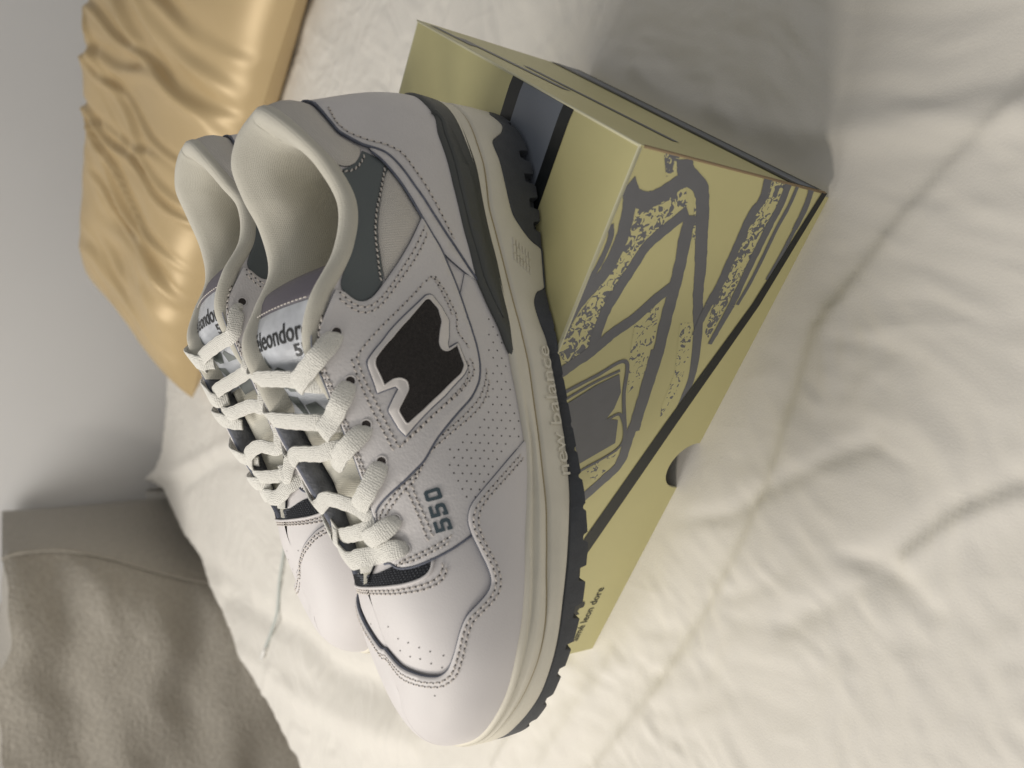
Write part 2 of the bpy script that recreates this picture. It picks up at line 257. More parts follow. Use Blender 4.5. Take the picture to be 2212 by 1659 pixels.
FEAT={"mud":[[36.694,0.931],[37.508,0.962],[3.884,0.844],[4.077,0.642],[4.247,0.522],[4.544,0.461],[5.116,0.421],[5.654,0.39],[6.046,0.354],[6.355,0.277],[6.608,0.224],[6.827,0.214],[7.143,0.246],[7.537,0.31],[7.797,0.357],[8.015,0.389],[8.221,0.391],[8.411,0.37],[8.582,0.319],[8.97,0.206],[9.429,0.083],[9.656,0.032]],"window":[[35.209,0.5],[35.337,0.975],[6.887,0.947],[6.882,0.827],[6.948,0.662],[7.044,0.574],[7.168,0.55],[7.407,0.557],[7.35,0.61],[7.285,0.655],[7.235,0.757],[7.271,0.918]],"eyefront":[[7.52,0.849],[7.382,0.808],[7.307,0.749],[7.317,0.657],[7.428,0.556],[7.571,0.46],[7.79,0.359]],"lineA":[[8.506,0.983],[8.755,0.971],[8.906,0.898],[8.984,0.842],[9.162,0.715],[9.449,0.572],[9.779,0.439],[9.861,0.517],[10.253,0.346],[10.566,0.254],[10.909,0.196],[11.268,0.174],[11.713,0.171],[12.157,0.19],[12.647,0.219],[13.097,0.259],[13.203,0.271],[13.778,0.358],[14.27,0.45],[14.684,0.526],[15.139,0.589],[15.64,0.634],[16.077,0.67],[16.287,0.704]],"lineB":[[19.03,0.769],[18.025,0.79],[17.037,0.805],[16.546,0.738],[16.437,0.684],[16.29,0.619],[15.923,0.574],[15.262,0.52],[14.722,0.435],[14.214,0.336],[13.612,0.216],[13.119,0.128]],"clip":[[17.82,0.189],[17.551,0.151],[16.9,0.19],[16.229,0.202],[15.298,0.215],[14.218,0.19],[13.297,0.151],[12.816,0.112],[12.128,0.065],[11.473,0.036]],"mesh_ankle":[[15.8,0.653],[15.51,0.622],[14.931,0.574],[14.556,0.498],[14.22,0.563],[13.882,0.621],[13.497,0.652],[13.267,0.671],[13.644,0.743],[14.01,0.796],[14.407,0.815],[14.769,0.809],[15.193,0.767],[15.554,0.706]],"grey":[[15.638,0.979],[15.302,0.979],[14.915,0.969],[14.544,0.958],[14.266,0.952],[13.838,0.946],[13.461,0.929],[13.233,0.915],[12.931,0.824],[12.817,0.768],[12.786,0.725],[12.935,0.691],[13.227,0.67],[13.645,0.746],[14.011,0.802],[14.408,0.821],[14.77,0.815],[15.194,0.774],[15.652,0.694],[15.85,0.634],[16.049,0.674],[16.258,0.707],[16.387,0.748],[16.149,0.796],[15.952,0.852],[15.844,0.903],[15.81,0.957]],"heelmesh":[[18.91,0.781],[17.905,0.8],[16.961,0.814],[16.657,0.778],[16.502,0.746],[16.267,0.773],[15.99,0.837],[15.87,0.899],[15.913,0.954],[16.187,0.978],[16.607,0.997],[23.433,0.721],[22.797,0.837],[22.025,0.926]],"N":[[11.561,0.638],[11.93,0.542],[12.287,0.479],[12.727,0.418],[12.735,0.398],[12.485,0.344],[12.196,0.323],[11.917,0.333],[11.722,0.341],[11.584,0.334],[11.549,0.312],[11.681,0.265],[11.236,0.253],[11.063,0.277],[10.704,0.391],[10.428,0.495],[10.218,0.592],[10.231,0.601],[10.515,0.616],[10.698,0.571],[10.879,0.53],[11.026,0.525],[11.104,0.546],[11.112,0.582],[11.015,0.639],[11.201,0.643],[11.441,0.653]],"Nframe":[[11.521,0.682],[11.871,0.587],[12.394,0.493],[12.821,0.414],[12.815,0.386],[12.525,0.327],[12.227,0.289],[11.873,0.292],[11.677,0.304],[11.617,0.3],[11.732,0.256],[11.202,0.238],[11.04,0.266],[10.652,0.378],[10.352,0.493],[10.01,0.623],[10.155,0.645],[10.549,0.666],[10.745,0.617],[10.905,0.577],[10.966,0.585],[10.959,0.605],[10.905,0.685],[11.152,0.685],[11.424,0.688]],"st_N1":[[11.586,0.761],[11.161,0.759],[10.759,0.751],[10.39,0.742],[10.05,0.727],[9.712,0.714]],"st_N2":[[11.625,0.731],[11.142,0.728],[10.769,0.711],[10.472,0.704],[10.136,0.695],[9.755,0.676]],"st_N3":[[11.625,0.731],[12.003,0.632],[12.395,0.557],[12.81,0.491],[13.161,0.431]],"st_N4":[[9.827,0.674],[10.068,0.547],[10.403,0.415],[10.662,0.308],[11.031,0.216],[11.19,0.203],[11.551,0.222]],"st_N5":[[9.91,0.638],[10.162,0.519],[10.467,0.392],[10.809,0.28],[11.073,0.23],[11.392,0.23]],"st_N6":[[13.215,0.38],[12.921,0.318],[12.341,0.247],[11.975,0.258],[11.791,0.221],[11.55,0.206]],"st_N7":[[13.145,0.43],[13.259,0.399],[12.923,0.338],[12.505,0.282],[12.218,0.264]],"st_ank1":[[13.075,0.896],[12.775,0.793],[12.636,0.72],[12.718,0.669],[13.09,0.625],[13.596,0.595],[14.096,0.536],[14.393,0.476]],"st_ank2":[[12.934,0.882],[12.644,0.779],[12.505,0.707],[12.602,0.643],[13.039,0.6],[13.543,0.555],[13.969,0.509],[14.272,0.457]],"st_grey1":[[15.856,0.669],[15.283,0.765],[14.856,0.825],[14.411,0.838],[14.014,0.816],[13.65,0.766],[13.193,0.685]],"st_grey2":[[15.759,0.969],[15.718,0.919],[15.82,0.852],[16.09,0.781],[16.383,0.726]],"st_cnt":[[18.277,0.742],[17.373,0.78],[16.944,0.764],[16.615,0.672],[16.509,0.59],[16.227,0.512],[15.611,0.471],[15.045,0.417],[14.487,0.339],[13.934,0.262]],"st_550a":[[9.006,0.712],[8.829,0.697],[8.622,0.688],[8.39,0.672],[8.137,0.655],[7.932,0.633],[7.743,0.603]],"st_550b":[[9.073,0.673],[8.871,0.668],[8.629,0.656],[8.414,0.639],[8.179,0.621],[7.941,0.597],[7.737,0.567]],"st_ef1":[[7.416,0.79],[7.433,0.723],[7.471,0.662],[7.555,0.598],[7.622,0.554],[7.686,0.51],[7.771,0.462]],"st_ef2":[[7.468,0.772],[7.528,0.733],[7.581,0.673],[7.636,0.62],[7.717,0.561],[7.788,0.516],[7.898,0.458]],"st_A1":[[8.561,0.961],[8.69,0.937],[8.786,0.887],[8.917,0.822],[9.057,0.753],[9.153,0.692],[9.157,0.675],[9.338,0.598],[9.502,0.536],[9.636,0.566],[9.946,0.415],[10.233,0.303],[10.554,0.211],[10.905,0.164],[11.268,0.141]],"st_A2":[[8.638,0.894],[8.723,0.852],[8.87,0.786],[9.001,0.725],[9.077,0.678],[9.119,0.648],[9.303,0.573],[9.581,0.541],[9.899,0.399],[10.151,0.29],[10.397,0.212],[10.665,0.17],[10.984,0.143]],"st_eye1":[[10.529,0.978],[10.296,0.981]],"st_eye1b":[[9.87,0.979],[9.577,0.942]],"st_eye1c":[[32.543,0.444],[9.521,0.972]],"st_mid1":[[35.438,0.985],[6.754,0.928],[6.746,0.782],[6.823,0.636],[6.913,0.542],[7.051,0.488],[7.266,0.487],[7.402,0.507]],"st_mid2":[[35.53,0.965],[6.652,0.912],[6.655,0.769],[6.713,0.611],[6.812,0.529],[6.931,0.474],[7.168,0.459],[7.386,0.477]],"st_mud1":[[37.669,0.935],[3.637,0.833],[3.872,0.644],[4.115,0.507],[4.469,0.434],[5.065,0.398],[5.602,0.373],[5.993,0.338],[6.299,0.255],[6.551,0.204],[6.816,0.195],[7.152,0.224],[7.524,0.287],[7.785,0.335],[8.082,0.366],[8.316,0.349],[8.563,0.285],[8.935,0.174],[9.359,0.057]],"st_mud2":[[37.855,0.941],[3.342,0.845],[3.692,0.645],[3.989,0.491],[4.423,0.406],[5.043,0.371],[5.55,0.35],[5.916,0.321],[6.234,0.239],[6.494,0.182],[6.803,0.171],[7.139,0.199],[7.532,0.264],[7.791,0.31],[8.065,0.337],[8.262,0.327],[8.493,0.27],[8.867,0.158],[9.252,0.051]],"d550":[[[7.941,0.474],[8.284,0.535],[8.225,0.591],[7.971,0.573]]],"digits":[[[7.997,0.473],[8.264,0.497],[8.235,0.594],[7.974,0.573]],[[8.321,0.495],[8.583,0.512],[8.565,0.608],[8.312,0.599]],[[8.665,0.513],[8.905,0.524],[8.878,0.616],[8.66,0.611]]],"perf":[[9.586,0.425],[9.283,0.445],[9.552,0.383],[9.413,0.414],[9.246,0.401],[9.109,0.431],[8.94,0.416],[9.83,0.322],[9.686,0.353],[9.52,0.342],[9.378,0.372],[9.211,0.357],[9.071,0.387],[8.902,0.371],[8.764,0.401],[8.594,0.384],[9.803,0.281],[9.656,0.312],[9.489,0.299],[9.345,0.329],[9.177,0.314],[9.035,0.342],[8.866,0.326],[8.726,0.355],[8.557,0.337],[10.098,0.22],[9.945,0.251],[9.777,0.24],[9.628,0.27],[9.46,0.257],[9.313,0.285],[9.145,0.269],[9.0,0.298],[8.832,0.281],[8.69,0.309],[12.296,0.099],[12.126,0.085],[11.946,0.108],[11.776,0.094],[11.599,0.119],[11.428,0.107],[11.081,0.123],[10.741,0.142],[10.577,0.171],[10.407,0.161],[10.247,0.191],[10.078,0.179],[9.922,0.21],[9.753,0.198],[9.601,0.228],[9.432,0.213],[9.283,0.242],[9.114,0.225],[8.968,0.253],[11.947,0.07],[11.778,0.056],[11.597,0.082],[11.426,0.069],[11.248,0.096],[11.075,0.084],[10.902,0.113],[10.731,0.102],[10.563,0.132],[10.393,0.12],[10.229,0.15],[10.059,0.138],[9.9,0.168],[9.731,0.155],[9.576,0.185],[9.407,0.169],[9.255,0.197],[11.245,0.057],[10.895,0.073],[10.723,0.062],[10.552,0.091],[10.381,0.079],[10.214,0.108],[10.043,0.095],[9.881,0.125],[9.711,0.112],[9.554,0.141],[10.201,0.066],[10.03,0.052],[9.865,0.082],[9.695,0.067]],"perf_toe":[[5.457,0.89],[5.11,0.824],[5.092,0.743],[5.027,0.663],[4.979,0.587],[4.928,0.498],[4.554,0.746],[4.619,0.665],[4.577,0.585],[4.533,0.509],[3.549,0.538],[4.601,0.831]],"eyelets":[[12.174,0.834],[11.226,0.808],[10.387,0.814],[9.655,0.805],[8.495,0.829],[7.777,0.761]],"notches":[],"laces":{"A":[[["P",12.194,0.834],["P",12.065,0.847],["P",11.761,0.964],["Q",11.4,0.21],["Q",11.2,0.39]],[["P",11.226,0.81],["P",11.135,0.838],["P",10.896,0.922],["Q",10.65,0.03],["Q",10.4,0.19],["Q",10.3,0.31]],[["P",10.382,0.815],["P",10.293,0.845],["P",10.13,0.968],["Q",9.9,0.13],["Q",9.6,0.35]],[["P",9.514,0.821],["P",9.415,0.857],["P",9.217,0.95],["Q",8.95,0.09],["Q",8.65,0.27]],[["P",8.522,0.814],["P",8.444,0.846],["P",8.35,0.951],["Q",8.2,0.13],["Q",8.05,0.33]],[["P",7.823,0.751],["P",7.808,0.783],["P",7.832,0.873],["Q",7.8,0.05],["Q",7.75,0.33],["Q",7.7,0.79]]],"B":[[["Q",12.0,1.19],["Q",11.8,1.17],["Q",11.6,0.79],["Q",11.45,0.35],["Q",11.3,0.15]],[["Q",11.1,1.17],["Q",10.7,0.87],["Q",10.6,0.41],["Q",10.55,0.17]],[["Q",10.15,1.15],["Q",9.95,0.83],["Q",9.95,0.39],["Q",10.05,0.13]],[["Q",9.15,1.05],["Q",9.0,0.67],["Q",8.95,0.37],["Q",8.85,0.19],["Q",8.65,0.05]],[["Q",8.4,0.95],["Q",8.2,0.97],["Q",8.3,0.33],["Q",8.45,0.03]]]}}
PRINT={"S":[[[[-0.0002,0.0258],[0.0064,0.0304],[0.0112,0.0423],[0.0202,0.0494],[0.0338,0.0573],[0.0482,0.0657],[0.0591,0.0711],[0.0715,0.0786],[0.0822,0.0853],[0.1076,0.0966],[0.1324,0.0999]],0.0088,0.005],[[[0.0154,0.0006],[0.0203,0.0063],[0.0214,0.015],[0.0168,0.0227],[0.0104,0.0295],[0.0076,0.0346]],0.008,0.008],[[[0.0193,0.0039],[0.0264,0.0071],[0.0398,0.0098],[0.0531,0.009],[0.0628,0.0051],[0.0717,0.0006],[0.0804,-0.0015],[0.0914,-0.0026]],0.007,0.007],[[[0.0341,0.0008],[0.0406,0.0037],[0.0537,0.0031],[0.0665,-0.0006]],0.003,0.003],[[[0.0224,0.041],[0.0317,0.0328],[0.0408,0.0259],[0.0505,0.0232],[0.0625,0.0203],[0.0736,0.0181],[0.0847,0.0185],[0.0938,0.0196]],0.006,0.006],[[[0.0239,0.0447],[0.031,0.0455],[0.0443,0.0501],[0.0583,0.0541],[0.0753,0.0582],[0.0956,0.0639],[0.1121,0.0671],[0.132,0.0704],[0.1429,0.0731]],0.0075,0.0075],[[[0.0921,0.061],[0.1108,0.0651],[0.1306,0.0694],[0.1469,0.0715],[0.1638,0.0736],[0.1744,0.0672],[0.1863,0.0581]],0.007,0.007],[[[0.0573,0.0535],[0.0659,0.0455],[0.0767,0.0374],[0.0853,0.0281],[0.0937,0.0216],[0.1022,0.0124],[0.1082,0.0062]],0.0065,0.0065],[[[-0.0005,0.0817],[0.01,0.0847],[0.0184,0.0823],[0.0313,0.0828],[0.0434,0.0833],[0.0545,0.0839],[0.066,0.0829]],0.0055,0.0055],[[[0.0,0.0973],[0.0113,0.0989],[0.0203,0.0984],[0.0336,0.0984],[0.048,0.0988],[0.0647,0.0996]],0.005,0.005],[[[-0.0003,0.1043],[0.0104,0.1053],[0.0225,0.1046],[0.0378,0.1051],[0.0519,0.1051],[0.0643,0.1038]],0.0026,0.0026],[[[-0.0003,0.1154],[0.0097,0.1178],[0.0207,0.1181]],0.0042,0.0042],[[[0.0207,0.1181],[0.0338,0.1179],[0.0488,0.1168]],0.003,0.003],[[[0.066,0.0829],[0.0738,0.0828],[0.0831,0.0834]],0.0055,0.004],[[[0.0647,0.0996],[0.0768,0.0987],[0.0878,0.0978]],0.005,0.003],[[[0.1183,0.0138],[0.1088,0.0291],[0.1002,0.0445],[0.1206,0.0539],[0.1483,0.0697]],0.0022,0.0022],[[[0.122,0.0165],[0.112,0.0307],[0.1052,0.0433]],0.0016,0.0016],[[[0.1353,0.0484],[0.1319,0.0578],[0.1513,0.0679],[0.1671,0.0473]],0.0018,0.0018]],"polys":[[[0.1246,0.0184],[0.114,0.0316],[0.1072,0.0438],[0.1179,0.0504],[0.1276,0.0508],[0.1339,0.0488],[0.1348,0.0572],[0.1496,0.0629],[0.1621,0.0441],[0.1426,0.0297]]],"sp":[[[0.0242,0.009],[0.0185,0.0211],[0.0108,0.0325],[0.0196,0.0393],[0.0298,0.0317],[0.04,0.0241],[0.0529,0.0205],[0.0638,0.0184],[0.0748,0.0161],[0.0859,0.0177],[0.0951,0.0169],[0.1024,0.0073],[0.0969,0.001],[0.0891,0.0],[0.0757,0.0038],[0.0657,0.0078],[0.0538,0.0119],[0.0414,0.0131],[0.0334,0.0127]],[[-0.0008,0.0132],[0.0007,0.0226],[0.0062,0.0259],[0.01,0.0201]],[[0.0001,0.0834],[-0.0002,0.0953],[0.0094,0.0965],[0.0205,0.0968],[0.0357,0.0963],[0.0546,0.0962],[0.0649,0.0962],[0.0845,0.0948],[0.0814,0.0902],[0.0657,0.0861],[0.0518,0.0856],[0.0357,0.0859],[0.021,0.0849],[0.0103,0.0866]]],"sl":[[[0.0755,0.0381],[0.0667,0.0488],[0.0838,0.0557],[0.1083,0.0619],[0.1187,0.0555],[0.0963,0.0451]],[[0.077,0.069],[0.0765,0.0773],[0.0948,0.087],[0.1144,0.0908],[0.135,0.0881],[0.1267,0.0849],[0.1053,0.0821]],[[0.167,0.0513],[0.1585,0.0609],[0.1513,0.0688],[0.1636,0.0701],[0.1753,0.0594]],[[0.01,0.0374],[0.011,0.0436],[0.028,0.0529],[0.0385,0.0537],[0.0209,0.0442]]],"folds":[["s",[[0.1415,0.1223],[0.1228,0.1449],[0.1037,0.1704],[0.0796,0.197],[0.0539,0.2198],[0.0312,0.241],[-0.0031,0.2513],[-0.0402,0.2634],[-0.0799,0.2807],[-0.1325,0.3091],[-0.1796,0.3408],[-0.2402,0.3892],[-0.3261,0.4565]],0.003,-0.0048],["r",[[-0.0373,0.143],[-0.0501,0.1684],[-0.0724,0.1928],[-0.0821,0.2107]],0.005,-0.004],["r",[[-0.043,0.1429],[-0.0581,0.1683],[-0.0759,0.1884]],0.006,0.004],["r",[[-0.0812,0.2179],[-0.0837,0.2015],[-0.0885,0.1883],[-0.0982,0.1757]],0.005,-0.003],["r",[[-0.08,0.335],[-0.0715,0.2935],[-0.0556,0.269],[-0.0378,0.236],[-0.0243,0.2069]],0.005,-0.003],["r",[[-0.1239,0.2536],[-0.1058,0.2274],[-0.0839,0.197]],0.006,-0.003],["r",[[0.0249,0.2293],[0.0208,0.2075],[0.0127,0.1854]],0.004,-0.002],["r",[[0.1612,0.3072],[0.1403,0.2874],[0.1286,0.2491],[0.1189,0.1706],[0.1151,0.1448]],0.01,0.007],["r",[[0.2024,0.3717],[0.1675,0.3356],[0.1479,0.2971]],0.008,0.008],["r",[[-0.218,1.8494],[-0.1678,1.5347],[-0.095,1.2073]],0.015,0.01],["r",[[-0.3045,1.6534],[-0.295,1.4029],[-0.2966,1.1551]],0.02,-0.012],["r",[[-0.3295,1.2433],[-0.3169,1.0746],[-0.3069,0.9399],[-0.3189,0.8292],[-0.2948,0.6882]],0.018,-0.014],["r",[[-0.4257,1.3679],[-0.3833,1.1106],[-0.3791,0.9373],[-0.3579,0.7801],[-0.3267,0.6421]],0.016,0.008],["r",[[-0.1857,1.4688],[-0.1194,1.2527],[-0.1116,1.0828]],0.014,-0.008],["r",[[-0.1918,0.4287],[-0.2377,0.4646],[-0.2997,0.5105]],0.006,0.006],["r",[[-0.177,0.3823],[-0.2334,0.4229],[-0.2769,0.4528]],0.008,0.005]]}
# ------------------------------------------------------------ shoe box
BXL = np.array([-math.cos(BYAW), math.sin(BYAW), 0]); BXW = np.array([math.sin(BYAW), math.cos(BYAW), 0]); BLEN, BWID, BH = .3256, .22, .1342
BC = np.array(BCORNER)
box = empty('shoe_box', tuple(BC-np.array([0, 0, BH])), 0)
thing(box, 'pale yellow shoe box with grey sneaker print and black lid edge, under the sneakers', 'shoe box')
def bpt(s, w, t, out=0.0, face='front'):   # s along length, w depth, t down from the lid top; local to the box empty
    p = BXL*s+BXW*w+np.array([0, 0, BH-t])
    if face == 'front': p = p-BXW*out
    elif face == 'side': p = p-BXL*out
    elif face == 'top': p = p+np.array([0, 0, out])
    return p
flap = [(0, 0), (0, .1288), (.0634, .1213), (.1402, .1029), (.2315, .0823), (BLEN, .066), (BLEN, 0)]
upper_line = [(0, .1243), (.0634, .1146), (.1385, .0935), (.2147, .0745), (BLEN, .054)]
# lid: top, front flap (slanting), side, back and left flaps, each a sheet of board 1.4 mm thick
def board(acc, pts3, nrm, th=.0014, m=0, me=1):
    n = len(pts3); A_ = [np.array(p) for p in pts3]; B_ = [p-np.array(nrm)*th for p in A_]
    acc.add(A_+B_, [tuple(range(n)), tuple(range(2*n-1, n-1, -1))], m, False); acc.add(A_+B_, [(i, n+i, n+(i+1) % n, (i+1) % n) for i in range(n)], me, False)
fl_n, sd_n, tp_n = -BXW, -BXL, np.array([0, 0, 1.])
e = .0012
acc = Acc()
board(acc, [bpt(s, -e if False else 0, t, 0) for s, t in flap], fl_n)
# side flap follows the same height on the near corner and less at the back
board(acc, [bpt(0, 0.0015, .0008, 0, 'side'), bpt(0, 0.0015, .1270, 0, 'side'), bpt(0, BWID, .1290, 0, 'side'), bpt(0, BWID, .0008, 0, 'side')], sd_n)
board(acc, [bpt(BLEN, 0.0015, .0008), bpt(BLEN, BWID, .0008), bpt(BLEN, BWID, .066), bpt(BLEN, .0015, .066)], -sd_n)
board(acc, [bpt(.0015, BWID, .0008), bpt(.0015, BWID, .10), bpt(BLEN-.0015, BWID, .06), bpt(BLEN-.0015, BWID, .0008)], -fl_n)
lid = acc.build('lid', [M['card'], M['card_edge']], box)
# top board: a gently dished sheet with rounded long edges
ns, nw = 60, 44; V = []
for i in range(ns):
    for j in range(nw):
        s = BLEN*i/(ns-1); w = BWID*j/(nw-1); ed = min(s, BLEN-s, w, BWID-w)
        z = .0007*(1-math.exp(-ed/.0025)) - .0016*math.sin(math.pi*s/BLEN)*math.sin(math.pi*w/BWID)*1.0
        V.append(bpt(s, w, .0010-z, 0, 'top'))
ov = [(i, i+nw, i+nw+1, i+1) for a in range(ns-1) for i in range(a*nw, a*nw+nw-1)]
def ztop(s, w): 
    ed = min(max(s, 0), max(BLEN-s, 0), max(w, 0), max(BWID-w, 0)); return -.0010+.0007*(1-math.exp(-ed/.0025))-.0016*math.sin(math.pi*s/BLEN)*math.sin(math.pi*w/BWID)
top = mesh_obj('lid_top', V, [tuple(reversed(f)) for f in ov], [M['card']], lid)
def top_strip(name, w0, w1, mt, s0=0.0, s1=BLEN):
    V = []; n_ = 60
    for i in range(n_):
        s = s0+(s1-s0)*i/(n_-1)
        for w in (w0, (w0+w1)/2, w1): V.append(bpt(s, w, -ztop(s, w)-.0002, 0, 'top'))
    return mesh_obj(name, V, [tuple(reversed(f)) for f in grid_faces(n_, 3)], mt, lid)
top_strip('black_stripe', .0500, .0585, M['pblack']); top_strip('grey_stripe', .0585, .0945, M['pgreytop']); top_strip('black_stripe', .0945, .1050, M['pblack'])
# small ring printed on the lid
pts = [bpt(.0401+.0022*math.cos(a), .1912+.0030*math.sin(a), -ztop(.04, .19)-.0004, 0, 'top') for a in np.linspace(0, 2*math.pi, 24, endpoint=False)]
tv, tf = tube(pts, .0005, 5, True); mesh_obj('printed_ring', tv, tf, M['pblack'], lid)
# worn light crease along the lid's front and side edges
tv, tf = tube([bpt(.001, .0004, .0006), bpt(BLEN, .0004, .0006)], .0007, 6); mesh_obj('lid_crease', tv, tf, M['card_edge'], lid)
tv, tf = tube([bpt(.0004, .001, .0006), bpt(.0004, BWID, .0006)], .0006, 6); mesh_obj('lid_crease', tv, tf, M['card_edge'], lid)
tv, tf = tube([bpt(.0002, .0002, .002), bpt(.0002, .0002, .127)], .0007, 6); mesh_obj('lid_crease', tv, tf, mat('brown_board_core', (.30, .22, .13), .8), lid)
# prints on the front flap
def flat_poly(name, pol, mt, out, parent, face='front'):
    B_ = np.array(pol); tri = geometry.delaunay_2d_cdt([Vector(p) for p in B_], [(i, (i+1) % len(B_)) for i in range(len(B_))], [tuple(range(len(B_)))], 1, 1e-7)
    V = [bpt(p[0], 0, p[1], out) if face == 'front' else bpt(0, p[0], p[1], out, 'side') for p in tri[0]]
    return mesh_obj(name, V, [tuple(f) for f in tri[2]], mt, parent, smooth=False)
def flap_t(s): return float(np.interp(s, [p[0] for p in upper_line], [p[1] for p in upper_line]))
band_ = [(s, t) for s, t in upper_line]+[(BLEN, .0655), (.2315, .0818), (.1402, .1024), (.0634, .1208), (0, .1283)]
flat_poly('black_lid_edge', band_, M['pblack'], .0004, lid)
def stroke(pts, w0, w1, out, name='grey_print', mt=None):
    C_ = catmull([(a, b) for a, b in pts], 10*len(pts)); T_ = np.gradient(C_, axis=0); T_ /= np.linalg.norm(T_, axis=1, keepdims=True)+1e-12; Nn = np.stack([-T_[:, 1], T_[:, 0]], 1); n_ = len(C_)
    jit = 1+.07*rng.normal(size=n_); jit = np.convolve(jit, [.25, .5, .25], 'same'); jit[0] = jit[-1] = 1
    w = np.linspace(w0, w1, n_)*.5*jit; A_ = C_+Nn*w[:, None]; B_ = C_-Nn*w[:, None]; V = []
    for a, b in zip(A_, B_):
        for q in (a, b): V.append(bpt(max(q[0], .0004), 0, min(max(q[1], .0004), flap_t(q[0])), out))
    return mesh_obj(name, V, [(2*i, 2*i+1, 2*i+3, 2*i+2) for i in range(n_-1)], mt or M['pgrey'], lid, smooth=False)
for i, pol in enumerate(PRINT['sp']): flat_poly('speckled_print', [(max(a, .0005), min(b, flap_t(a))) for a, b in pol], M['speck'], .00012, lid)
for i, pol in enumerate(PRINT['sl']): flat_poly('speckled_print', [(max(a, .0005), min(b, flap_t(a))) for a, b in pol], M['speck_light'], .00010, lid)
for i, (pts, w0, w1) in enumerate(PRINT['S']): stroke(pts, w0, w1, .00016+.000012*i)
flat_poly('letter_print', PRINT['polys'][0], M['pgrey'], .00038, lid)
# strokes printed on the side flap
for (w0, t0, w1, t1, th_) in ((.19, .012, .10, .028, .006), (.15, .034, .03, .045, .005), (.21, .004, .17, .010, .005)):
    flat_poly('grey_print', [(w0, t0), (w1, t1), (w1, t1+th_), (w0, t0+th_)], M['pgrey'], .0003, lid, 'side')
for (w0, w1, t0, t1, mm) in ((.0015, .22, .100, .1075, 'pblack'), (.0015, .22, .1075, .121, 'pgreytop'), (.0015, .22, .121, .1265, 'pblack')):
    flat_poly('side_stripe', [(w0, t0), (w1, t0), (w1, t1), (w0, t1)], M[mm], .00045, lid, 'side')
# base tray, 1.6 mm inside the lid
acc = Acc(); g = .0022
cxn, rn = .1705, .0165   # thumb notch at the bottom edge of the front wall
fr = [(g, .012)]+[(g, BH)]+[(cxn-rn, BH)]+[(cxn-rn*math.cos(a), BH-rn*1.0*math.sin(a)) for a in np.linspace(0, math.pi, 25)[1:-1]]+[(cxn+rn, BH), (BLEN-.0005, BH), (BLEN-.0005, .012)]
B_ = np.array(fr); tri = geometry.delaunay_2d_cdt([Vector(p) for p in B_], [(i, (i+1) % len(B_)) for i in range(len(B_))], [tuple(range(len(B_)))], 1, 1e-7)
for dp, flip in ((.0018, False), (.0034, True)): 
    V = [bpt(p[0], dp, p[1]) for p in tri[0]]; acc.add(V, [tuple(reversed(f)) if flip else tuple(f) for f in tri[2]], 0, False)
V = [bpt(a, d_, b) for a, b in fr for d_ in (.0018, .0034)]; nfr = len(fr); acc.add(V, [(2*i, 2*i+1, (2*i+3) % (2*nfr), (2*i+2) % (2*nfr)) for i in range(nfr)], 1, False)
board(acc, [bpt(g, .0034, .012), bpt(g, .0034, BH), bpt(g, BWID-.002, BH), bpt(g, BWID-.002, .012)], sd_n, .0016)
board(acc, [bpt(BLEN-.002, .0034, .012), bpt(BLEN-.002, BWID-.002, .012), bpt(BLEN-.002, BWID-.002, BH), bpt(BLEN-.002, .0034, BH)], -sd_n, .0016)
board(acc, [bpt(g, BWID-.002, .012), bpt(g, BWID-.002, BH), bpt(BLEN-.002, BWID-.002, BH), bpt(BLEN-.002, BWID-.002, .012)], -fl_n, .0016)
board(acc, [bpt(g, .02, BH-.03), bpt(BLEN-.002, .02, BH-.03), bpt(BLEN-.002, BWID-.002, BH-.03), bpt(g, BWID-.002, BH-.03)], tp_n, .0016)
tray = acc.build('tray', [M['card'], M['card_edge']], box)
# writing on the tray near its left end
V2, F2 = text_mesh('aimé leon dore', bold=.012)
X = [bpt(.3126+(.2650-.3126)*a, .0018, (.1098+.0056)*(1-b)+.1098*b if False else .1150-.0062*b+.0000*a, .00025) for a, b, c_ in V2]
mesh_obj('lettering', X, F2, M['pblack'], tray, smooth=False)
arc = [(.2748, .1030), (.2746, .0985), (.2775, .0955), (.2830, .0955), (.2870, .0990), (.2860, .1040), (.2830, .1010), (.2805, .1015), (.2800, .1045), (.2770, .1045)]
X = [bpt(a, .0018, b, .00025) for a, b in arc]; mesh_obj('emblem_print', X, [tuple(range(len(X)))], M['pblack'], tray, smooth=False)

# ------------------------------------------------------------ the bed: one wrinkled sheet
ZBED = ZB-BH
def segd(X, Y, pl):
    best = np.full(X.shape, 1e9); side = np.zeros(X.shape); along = np.zeros(X.shape)
    for (x1, y1), (x2, y2) in zip(pl[:-1], pl[1:]):
        dx, dy = x2-x1, y2-y1; t = ((X-x1)*dx+(Y-y1)*dy)/(dx*dx+dy*dy); tc = np.clip(t, 0, 1); d_ = np.hypot(X-x1-tc*dx, Y-y1-tc*dy); m_ = d_ < best
        sd = np.sign((X-x1)*dy-(Y-y1)*dx); best = np.where(m_, d_, best); side = np.where(m_, sd, side)
    return best, side
EDGE = [(3.0, 1.62), (.6, 1.63), (-.05, 1.63), (-.125, 1.65), (-.185, 1.74), (-.215, 1.76), (-.225, 1.62), (-.306, 1.426), (-.370, 1.258), (-.423, 1.12), (-.460, .98), (-.52, .80), (-.70, .30), (-.9, -.4)]
FOLDS = PRINT['folds']
xs_ = np.unique(np.concatenate([np.linspace(-1.1, -.45, 60), np.linspace(-.45, .42, 300), np.linspace(.42, 1.9, 90)])); ys_ = np.unique(np.concatenate([np.linspace(-.45, .0, 50), np.linspace(0, .95, 300), np.linspace(.95, 1.95, 170)]))
X, Y = np.meshgrid(xs_, ys_, indexing='ij')
